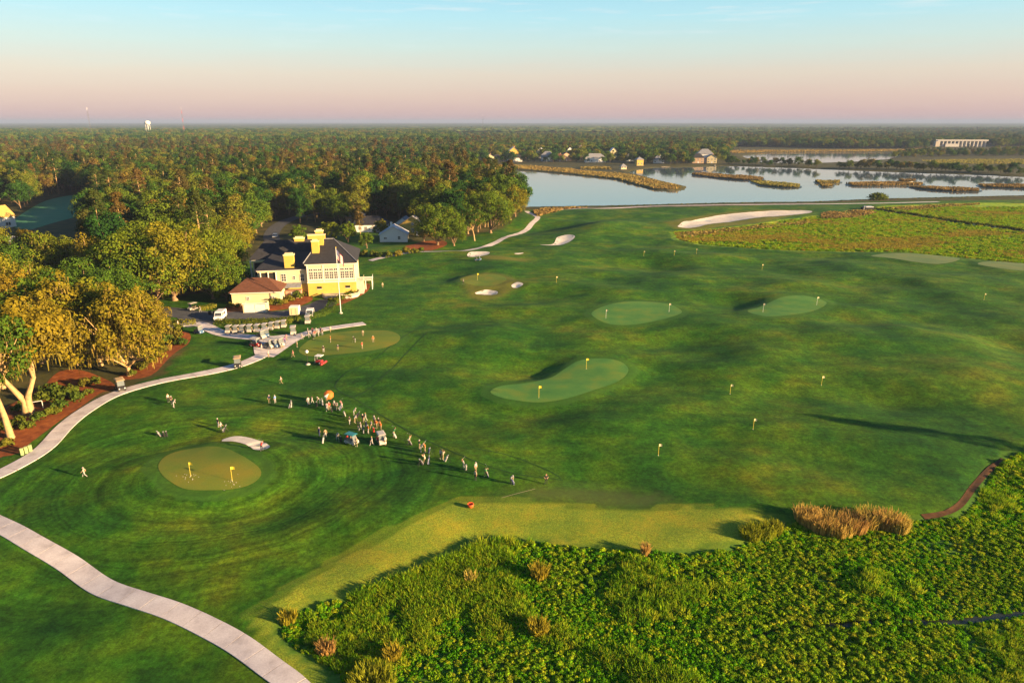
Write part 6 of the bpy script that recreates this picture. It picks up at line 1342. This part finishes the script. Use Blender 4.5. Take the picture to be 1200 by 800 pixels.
# ------------------------------------------------------------------ golfers
SKINM = [simple('skin_light', (0.45, 0.26, 0.17), 0.6), simple('skin_tan', (0.30, 0.16, 0.09), 0.6)]
CL = {'white': (0.31, 0.29, 0.27), 'black': (0.02, 0.02, 0.022), 'navy': (0.03, 0.04, 0.10), 'red': (0.42, 0.03, 0.02), 'khaki': (0.24, 0.18, 0.10), 'grey': (0.22, 0.22, 0.23), 'orange': (0.32, 0.12, 0.03), 'blue': (0.10, 0.20, 0.42), 'cream': (0.38, 0.32, 0.22), 'pink': (0.34, 0.13, 0.14), 'purple': (0.20, 0.08, 0.24), 'green': (0.06, 0.20, 0.08)}
def cloth(c): return simple(c + '_cloth', CL[c], 0.85, 0.1, 6)
POSES = {}
def pose_joints(kind):
    J = {'pel': (0, 0, .95), 'spi': (0, 0, 1.14), 'che': (0, 0, 1.36), 'nec': (0, 0, 1.50), 'hea': (0, -.015, 1.60), 'top': (0, -.01, 1.71), 'nos': (0, -.115, 1.60)}
    for s, k in ((-1, 'l'), (1, 'r')):
        J.update({'sh' + k: (s * .19, 0, 1.43), 'el' + k: (s * .27, .02, 1.16), 'wr' + k: (s * .28, -.06, .93), 'ha' + k: (s * .28, -.09, .85), 'hi' + k: (s * .10, 0, .90), 'kn' + k: (s * .12, -.01, .50), 'an' + k: (s * .13, .02, .09), 'to' + k: (s * .15, -.17, .04)})
    if kind == 'walk':
        J.update({'knl': (-.10, -.20, .53), 'anl': (-.10, -.30, .12), 'tol': (-.10, -.46, .10), 'knr': (.10, .08, .50), 'anr': (.10, .36, .16), 'tor': (.10, .26, .05), 'ell': (-.24, .18, 1.18), 'wrl': (-.24, .22, .95), 'hal': (-.24, .20, .87), 'elr': (.24, -.12, 1.18), 'wrr': (.22, -.30, 1.02), 'har': (.22, -.36, .97)})
    elif kind == 'putt':
        for k in ('spi', 'che', 'nec', 'hea', 'top', 'nos', 'shl', 'shr'):
            x, y, z = J[k]; a = R(38); dz = z - .95; J[k] = (x, y * math.cos(a) - dz * math.sin(a), .95 + dz * math.cos(a) + y * math.sin(a))
        J['nos'] = (0, J['hea'][1] - .06, J['hea'][2] - .09)
        J.update({'ell': (-.19, -.36, 1.05), 'wrl': (-.06, -.46, .88), 'hal': (-.02, -.47, .81), 'elr': (.19, -.36, 1.05), 'wrr': (.06, -.46, .85), 'har': (.02, -.48, .77), 'knl': (-.14, -.06, .50), 'knr': (.14, -.06, .50), 'anl': (-.17, .02, .09), 'anr': (.17, .02, .09), 'tol': (-.20, -.17, .04), 'tor': (.20, -.17, .04)})
    elif kind == 'swing':
        for k in ('che', 'nec', 'hea', 'top', 'shl', 'shr', 'spi', 'nos'):
            x, y, z = J[k]; a = R(18); dz = z - .95; J[k] = (x + .02, y * math.cos(a) - dz * math.sin(a), .95 + dz * math.cos(a) + y * math.sin(a))
        J.update({'shl': (-.10, -.30, 1.36), 'shr': (.14, .02, 1.46), 'ell': (.14, -.34, 1.42), 'wrl': (.32, -.22, 1.56), 'hal': (.38, -.18, 1.60), 'elr': (.36, .02, 1.36), 'wrr': (.38, -.14, 1.54), 'har': (.40, -.17, 1.62), 'knl': (-.15, -.08, .50), 'anl': (-.22, .02, .09), 'tol': (-.27, -.15, .04), 'knr': (.16, -.06, .50), 'anr': (.22, .02, .09), 'tor': (.25, -.17, .04)})
    elif kind == 'hips':
        J.update({'ell': (-.36, .06, 1.20), 'wrl': (-.20, -.08, 1.02), 'hal': (-.15, -.10, 1.00), 'elr': (.36, .06, 1.20), 'wrr': (.20, -.08, 1.02), 'har': (.15, -.10, 1.00), 'knl': (-.14, 0, .50), 'anl': (-.18, .03, .09), 'tol': (-.22, -.16, .04)})
    return J
BONES = [('pel', 'spi'), ('spi', 'che'), ('che', 'nec'), ('nec', 'hea'), ('hea', 'top'), ('hea', 'nos')] + [(a + k if a in ('sh', 'el', 'wr', 'hi', 'kn', 'an') else a, b + k) for k in 'lr' for a, b in (('che', 'sh'), ('sh', 'el'), ('el', 'wr'), ('wr', 'ha'), ('pel', 'hi'), ('hi', 'kn'), ('kn', 'an'), ('an', 'to'))]
RAD = {'pel': .165, 'spi': .145, 'che': .17, 'nec': .062, 'hea': .098, 'top': .075, 'nos': .018, 'sh': .075, 'el': .050, 'wr': .034, 'ha': .038, 'hi': .11, 'kn': .068, 'an': .048, 'to': .04}
def person_mesh(kind):
    J = pose_joints(kind); keys = list(J); me = bpy.data.meshes.new('sk'); me.from_pydata([J[k] for k in keys], [(keys.index(a), keys.index(b)) for a, b in BONES], [])
    ob = bpy.data.objects.new('sk', me); COL.objects.link(ob); sk = ob.modifiers.new('skin', 'SKIN'); sk.use_smooth_shade = True
    lay = me.skin_vertices[0].data
    for i, k in enumerate(keys):
        rr = RAD[k] if k in RAD else RAD[k[:2]]; lay[i].radius = (rr, rr * (0.78 if k in ('pel', 'spi', 'che') else 1.0)); lay[i].use_root = (k == 'pel')
    sb = ob.modifiers.new('sub', 'SUBSURF'); sb.levels = 1; sb.render_levels = 1
    dg = bpy.context.evaluated_depsgraph_get(); out = bpy.data.meshes.new_from_object(ob.evaluated_get(dg)); bpy.data.objects.remove(ob)
    out.name = 'person_' + kind; bm = bmesh.new(); bm.from_mesh(out)
    grp = {'pel': 1, 'spi': 0, 'che': 0, 'nec': 2, 'hea': 2, 'top': 2, 'nos': 2, 'sh': 0, 'el': 0, 'wr': 2, 'ha': 2, 'hi': 1, 'kn': 1, 'an': 1, 'to': 3}
    segs = [(Vector(J[a]), Vector(J[b]), b) for a, b in BONES]
    for f in bm.faces:
        c = f.calc_center_median(); best = 9; g = 0
        for a, b_, k in segs:
            e_ = b_ - a; t = max(0, min(1, (c - a).dot(e_) / e_.length_squared)); d = (a + e_ * t - c).length - (RAD.get(k) or RAD[k[:2]]) * 0.6
            if d < best: best = d; g = grp.get(k, grp.get(k[:2]))
        if c.z > 0.86 and c.z < 0.99 and g == 0: g = 1
        f.material_index = g
    # fingers: five tapered, bent tubes from each palm; ears
    mb = MB()
    for k, s in (('l', -1), ('r', 1)):
        h = Vector(J['ha' + k]); w = Vector(J['wr' + k]); d = (h - w).normalized(); sd = d.cross(Vector((0, 1, 0.3))).normalized(); nn = sd.cross(d).normalized()
        for i, (off, L) in enumerate(((-.027, .06), (-.009, .075), (.009, .07), (.027, .055))):
            p0 = h + sd * off; p1 = p0 + d * L * .55; p2 = p1 + d * L * .35 + nn * L * .35; mb.tube([p0, p1, p2], [.010, .009, .007], 5, 2)
        mb.tube([h + sd * .03 - d * .03, h + sd * .055 + nn * .01, h + sd * .06 + d * .03 + nn * .02], [.012, .010, .008], 5, 2)
    for s in (-1, 1): mb.tube([Vector(J['hea']) + Vector((s * .088, .01, -.02)), Vector(J['hea']) + Vector((s * .105, .015, .03))], [.018, .02], 5, 2)
    mo = mb.mesh('bits'); bm.from_mesh(mo); bm.to_mesh(out); bm.free()
    for m in (cloth('white'), cloth('black'), SKINM[0], M_BLACK): out.materials.append(m)
    out.polygons.foreach_set('use_smooth', [True] * len(out.polygons)); return out, J
for k in ('stand', 'walk', 'putt', 'swing', 'hips'): POSES[k] = person_mesh(k)
def cap_mesh(J, brim):
    h = Vector(J['hea']); t = Vector(J['top']); up = (t - h).normalized(); b = MB(); n = 12; prof = [(0.108, 0.03), (0.112, 0.07), (0.095, 0.13), (0.05, 0.165), (0.01, 0.172)]
    b.lathe(prof, n=n)
    if brim: b.add([(-.09, -.07, .035), (.09, -.07, .035), (.07, -.20, .02), (-.07, -.20, .02), (-.09, -.07, .05), (.09, -.07, .05), (.07, -.20, .035), (-.07, -.20, .035)], [(3, 2, 1, 0), (4, 5, 6, 7), (0, 1, 5, 4), (1, 2, 6, 5), (2, 3, 7, 6), (3, 0, 4, 7)])
    q = up.to_track_quat('Z', 'Y'); q = Vector((0, 0, 1)).rotation_difference(up)
    b.v = [tuple(q @ Vector(v) + h) for v in b.v]; return b.mesh('cap' if brim else 'hair', True)
CAPS = {k: cap_mesh(POSES[k][1], True) for k in POSES}; HAIR = {k: cap_mesh(POSES[k][1], False) for k in POSES}
M_HAIR = [simple('dark_hair', (0.03, 0.02, 0.012), 0.8), simple('fair_hair', (0.28, 0.18, 0.07), 0.8)]
seen_people = {}
def person(px, py, pose, shirt, pants, where, hat='white', rz=None, s=0.95):
    me, J = POSES[pose]; o = bpy.data.objects.new('person', me); COL.objects.link(o); p = G(px, py); o.location = (p.x, p.y, p.z + 0.01); o.rotation_euler = (0, 0, random.uniform(-2.6, 2.6) if rz is None else rz); o.scale = (s,) * 3
    for i, m in enumerate((cloth(shirt), cloth(pants), SKINM[random.random() < 0.3], cloth('white') if random.random() < 0.5 else M_BLACK)):
        o.material_slots[i].link = 'OBJECT'; o.material_slots[i].material = m
    c = bpy.data.objects.new('cap' if hat else 'hair', CAPS[pose] if hat else HAIR[pose]); COL.objects.link(c); c.parent = o
    if not c.data.materials: c.data.materials.append(M_BLACK)
    c.material_slots[0].link = 'OBJECT'; c.material_slots[0].material = cloth(hat) if hat else random.choice(M_HAIR)
    verb = {'stand': 'standing', 'walk': 'walking', 'putt': 'putting', 'swing': 'swinging', 'hips': 'hands on hips'}[pose]
    lab = 'person in %s shirt, %s trousers%s %s %s' % (shirt, pants, '', verb, where)
    tag(o, lab, 'person', 'golfers ' + where); seen_people[lab] = seen_people.get(lab, 0) + 1
    return o
def club(o, pose, length=0.95, s=1.12):
    """a golf club held in the hands"""
    J = POSES[pose][1]; h = Vector(J['har']); e = bpy.data.objects.new('golf_club', None); COL.objects.link(e); e.location = o.location; e.rotation_euler = o.rotation_euler; e.scale = o.scale
    a = h + Vector((0, 0, .12)); b_ = Vector((h.x - 0.02, h.y - .22, 0.03)) if pose != 'swing' else h + Vector((-.55, .35, .45))
    MB().tube([a, b_], [.014, .008], 5).build('shaft', M_METAL, e); MB().cbox((b_.x, b_.y - .03, b_.z), (.11, .05, .04)).build('head', M_METAL, e); MB().tube([a, a.lerp(b_, .25)], .018, 5).build('grip', M_BLACK, e)
    tag(e, 'golf club of the %s golfer in %s' % ('putting' if pose == 'putt' else 'swinging', o['label'][10:].split(' trousers')[0] + ' trousers ' + o['group'][8:]), 'golf club', 'held golf clubs')
PG = 'on the putting green'; 
for a in [(379.3,413,'stand','black','white','white'),(387.5,401,'stand','orange','khaki',None),(396,410.5,'putt','black','khaki','white'),(416.4,401,'putt','black','white','white'),(425.3,394,'stand','cream','khaki',None),(437.4,401,'stand','orange','khaki','cream'),(424.6,408.5,'hips','red','khaki',None)]:  # second golfer's orange shirt: warm sunlight put into the cloth colour
    o = person(*a[:5], PG, a[5])
    if a[2] == 'putt': club(o, 'putt')
for a in [(348,407,'stand','cream','khaki','white'),(343.7,418.5,'walk','pink','khaki',None),(315,419,'stand','white','khaki','white'),(354.5,397.5,'putt','white','white','white'),(307,411,'stand','white','grey',None),(331,409,'walk','white','khaki','white'),(334,402.5,'stand','purple','navy',None),(336,399,'walk','pink','khaki',None)]: person(*a[:5], 'beside the cart plaza', a[5])
sh_c = ['white', 'pink', 'white', 'navy', 'cream', 'white', 'red', 'grey', 'black']
for i, (px, py) in enumerate([(361,392),(364,394.5),(366.5,391),(369,395),(371,391.5),(373.5,394),(376,390.5),(378,393),(387.5,389.8),(362,396),(367,397.5)]): person(px, py, ['stand', 'hips', 'walk'][i % 3], sh_c[(i * 5) % 9], ['khaki', 'white', 'black', 'grey'][i % 4], 'in the crowd at the path fork', ['white', None, 'black', 'white'][(i * 3) % 4])
TL = 'on the tee line'
TEE = [(329.7,450,'walk','white','khaki',None),(316,472,'stand','navy','khaki','white'),(322.7,472.3,'stand','blue','white','white'),(361.5,474.5,'stand','white','grey',None),(366,473.6,'walk','white','white',None),(375,473,'putt','cream','grey','white'),(383,470,'stand','white','khaki',None),(386,480.5,'stand','red','khaki','white'),(383.5,481.5,'walk','white','white',None),(392,479,'stand','white','black','white'),(395.5,479,'putt','grey','white',None),(401,478.5,'swing','pink','white',None),(414.6,487,'putt','white','white','white'),(410,497.5,'stand','black','white','black'),(415.5,495.5,'putt','white','khaki',None),(425.5,495,'stand','black','khaki','white'),(428.5,493.5,'walk','white','white',None),(420,504.5,'stand','black','white','black'),(423,505,'walk','white','white','white'),(431.6,508,'stand','orange','white','grey'),(435.6,503,'walk','white','khaki',None),(439,497,'stand','white','black','white'),(441,502,'hips','orange','khaki',None),(446,504.5,'stand','orange','khaki','orange'),(444,499.5,'stand','black','khaki','white'),(374.4,511,'stand','navy','navy','white'),(381.7,513,'stand','khaki','white',None),(395.4,515.5,'putt','white','grey','white'),(418,523,'stand','cream','khaki','white'),(436,522,'walk','grey','white',None),(452,522,'stand','white','khaki','white'),(443,521,'stand','red','black',None),(449,517,'hips','black','khaki','white'),(461.5,511.3,'swing','green','khaki',None),(479.6,520.5,'swing','cream','khaki',None),(491.5,526,'stand','black','khaki','white'),(493,529.8,'putt','white','white','white'),(498.5,529.5,'swing','orange','khaki',None),(498,543,'swing','cream','khaki',None),(516.5,537.5,'stand','white','black','black'),(519,538.8,'swing','cream','khaki',None),(543.6,549,'swing','white','grey',None),(557.6,553,'stand','white','khaki','white'),(557.3,562.5,'stand','cream','black',None),(569.6,558.4,'swing','green','khaki',None),(599,566,'putt','white','khaki','grey'),(640,567,'hips','black','black',None)]
for a in TEE:
    o = person(*a[:5], TL, a[5])
    if a[2] in ('putt', 'swing'): club(o, a[2])
person(99.5,559,'walk','cream','white','alone on the grass by the mulch path','white'); person(197.5,471,'stand','white','black','on the grass below the curving path',None); person(201.5,473.5,'hips','black','black','on the grass below the curving path','white')
person(203.5,477.5,'putt','white','white','on the grass below the curving path','white'); o = person(259.5,505,'walk','white','white','above the curved bunker','white'); person(256,500,'stand','black','grey','above the curved bunker','white'); o = person(306.5,527.5,'swing','red','black','inside the curved bunker','white'); club(o, 'swing')
person(448.5,337,'stand','cream','khaki','on the grass outside the clubhouse deck',None); person(388.5,340,'stand','black','black','on the clubhouse forecourt',None); person(235,366,'walk','white','grey','beside the drive','white'); person(209,382.5,'stand','white','khaki','beside the drive',None)
person(543,333,'walk','white','black','near the small bunkered green','white')
# golf bags
def make_bag(c):
    e = empty('golf_bag', (0, 0, 0)); ax = Vector((0, .42, .9)).normalized()
    P = [Vector((0, 0, .02)) + ax * t for t in (0, .1, .45, .8, .86)]; MB().tube(P, [.13, .14, .125, .135, .13], 10).build('bag', cloth(c), e, True); MB().tube([P[1] + Vector((0, -.13, 0)), P[3] + Vector((0, -.13, 0))], [.06, .07], 6).build('pocket', cloth('grey'), e)
    for x in (-.22, .22): MB().tube([P[3], Vector((x, .75, 0))], .012, 4).build('stand_leg', M_BLACK, e)
    for k in range(5):
        a = P[4] + Vector((math.cos(k * 1.26) * .07, math.sin(k * 1.26) * .07, 0)); t = a + ax * (.2 + .05 * (k % 3)); MB().tube([a, t], .01, 4).build('shaft', M_METAL, e); MB().cbox(t, (.10, .06, .06)).build('club_head', cloth('white') if k % 2 else M_METAL, e)
    return e
BP = {c: make_bag(c) for c in ('black', 'white', 'navy', 'red')}; BF = dict(BP)
bl = {}
for i, (px, py, c, where) in enumerate([(339,478.5,'black','left alone below the putting green'),(341,477.5,'white','left alone below the putting green'),(378,475,'white',TL),(371,476,'black',TL),(389,482.5,'black',TL),(398,481,'navy',TL),(418,489.5,'black',TL),(429,499,'navy',TL),(426,508,'black',TL),(438,506,'red',TL),(400,517,'black',TL),(405,516,'red',TL),(464,513,'white',TL),(482,521.5,'black',TL),(502,531,'navy',TL),(495.5,544.5,'black',TL),(501.5,544,'navy',TL),(521.5,540.5,'white',TL),(546,550.5,'white',TL),(572,559.5,'black',TL),(602,567,'navy',TL),(188.5,511,'white','on the grass above the round practice green'),(192.5,511.5,'black','on the grass above the round practice green'),(195.5,511,'black','on the grass above the round practice green'),(262,506.5,'black','above the curved bunker'),(378,519.5,'white',TL),(404.5,487.5,'cream',TL)]):
    p = G(px, py); c2 = c if c in BP else 'white'
    if c2 in BF: o = BF.pop(c2); o.location = p
    else: o = copy_tree(BP[c2], None, p)
    o.rotation_euler = (0, 0, random.random() * 6.28); o.scale = (1.15,) * 3
    for k in ('label', 'category', 'group'):
        if k in o: del o[k]
    tag(o, '%s golf bag with clubs standing %s' % (c2, where), 'golf bag', 'golf bags ' + where)
for c in BF.values():
    for ch in list(c.children): bpy.data.objects.remove(ch)
    bpy.data.objects.remove(c)
# orange umbrella over the tee line
p = G(385.3, 470); e = empty('umbrella', (p.x, p.y, p.z + 0.9)); tag(e, 'large orange and white golf umbrella held open over the tee line', 'umbrella')
MB().tube([(0, 0, 0), (0, 0, 1.75)], .02, 6).build('shaft', M_METAL, e)
b = MB(); n = 8; prof = [(0.02, 1.78), (0.55, 1.62), (0.95, 1.36), (1.1, 1.12)]
for i in range(3):
    for k in range(n):
        a0, a1 = 2 * math.pi * k / n, 2 * math.pi * (k + 1) / n; (r0_, z0), (r1_, z1) = prof[i], prof[i + 1]
        q = [(r0_ * math.cos(a0), r0_ * math.sin(a0), z0), (r0_ * math.cos(a1), r0_ * math.sin(a1), z0), (r1_ * math.cos(a1), r1_ * math.sin(a1), z1), (r1_ * math.cos(a0), r1_ * math.sin(a0), z1)]; b.add(q, [(0, 1, 2, 3)], 1 if k == 5 else 0)
cn = b.build('canopy', [M_ORANGE, M_WHITE], e); cn.location = (0, 0, 0)
for k in range(n): a0 = 2 * math.pi * k / n; MB().tube([(0, 0, 1.3), (0.5 * math.cos(a0), 0.5 * math.sin(a0), 1.6)], .01, 4).build('strut', M_METAL, e)
e.rotation_euler = (R(42), R(22), 0); e.scale = (0.88,) * 3
# golf balls around the cups and on the tee
mb_ = MB().lathe([(0.003, 0), (0.025, 0.01), (0.032, 0.032), (0.025, 0.054), (0.003, 0.064)], n=8).mesh('golf_ball', True); mb_.materials.append(M_WHITE)
for i in range(34):
    cx, cy = ((223.5, 558), (272.3, 563.5))[i % 2]; p = G(cx + random.gauss(0, 5), cy + random.gauss(0, 3.5) + 2); o = bpy.data.objects.new('golf_ball', mb_); COL.objects.link(o); o.location = p + Vector((0, 0, 0.035)); tag(o, 'white golf ball scattered round the cups of the round practice green', 'golf ball', 'practice balls')
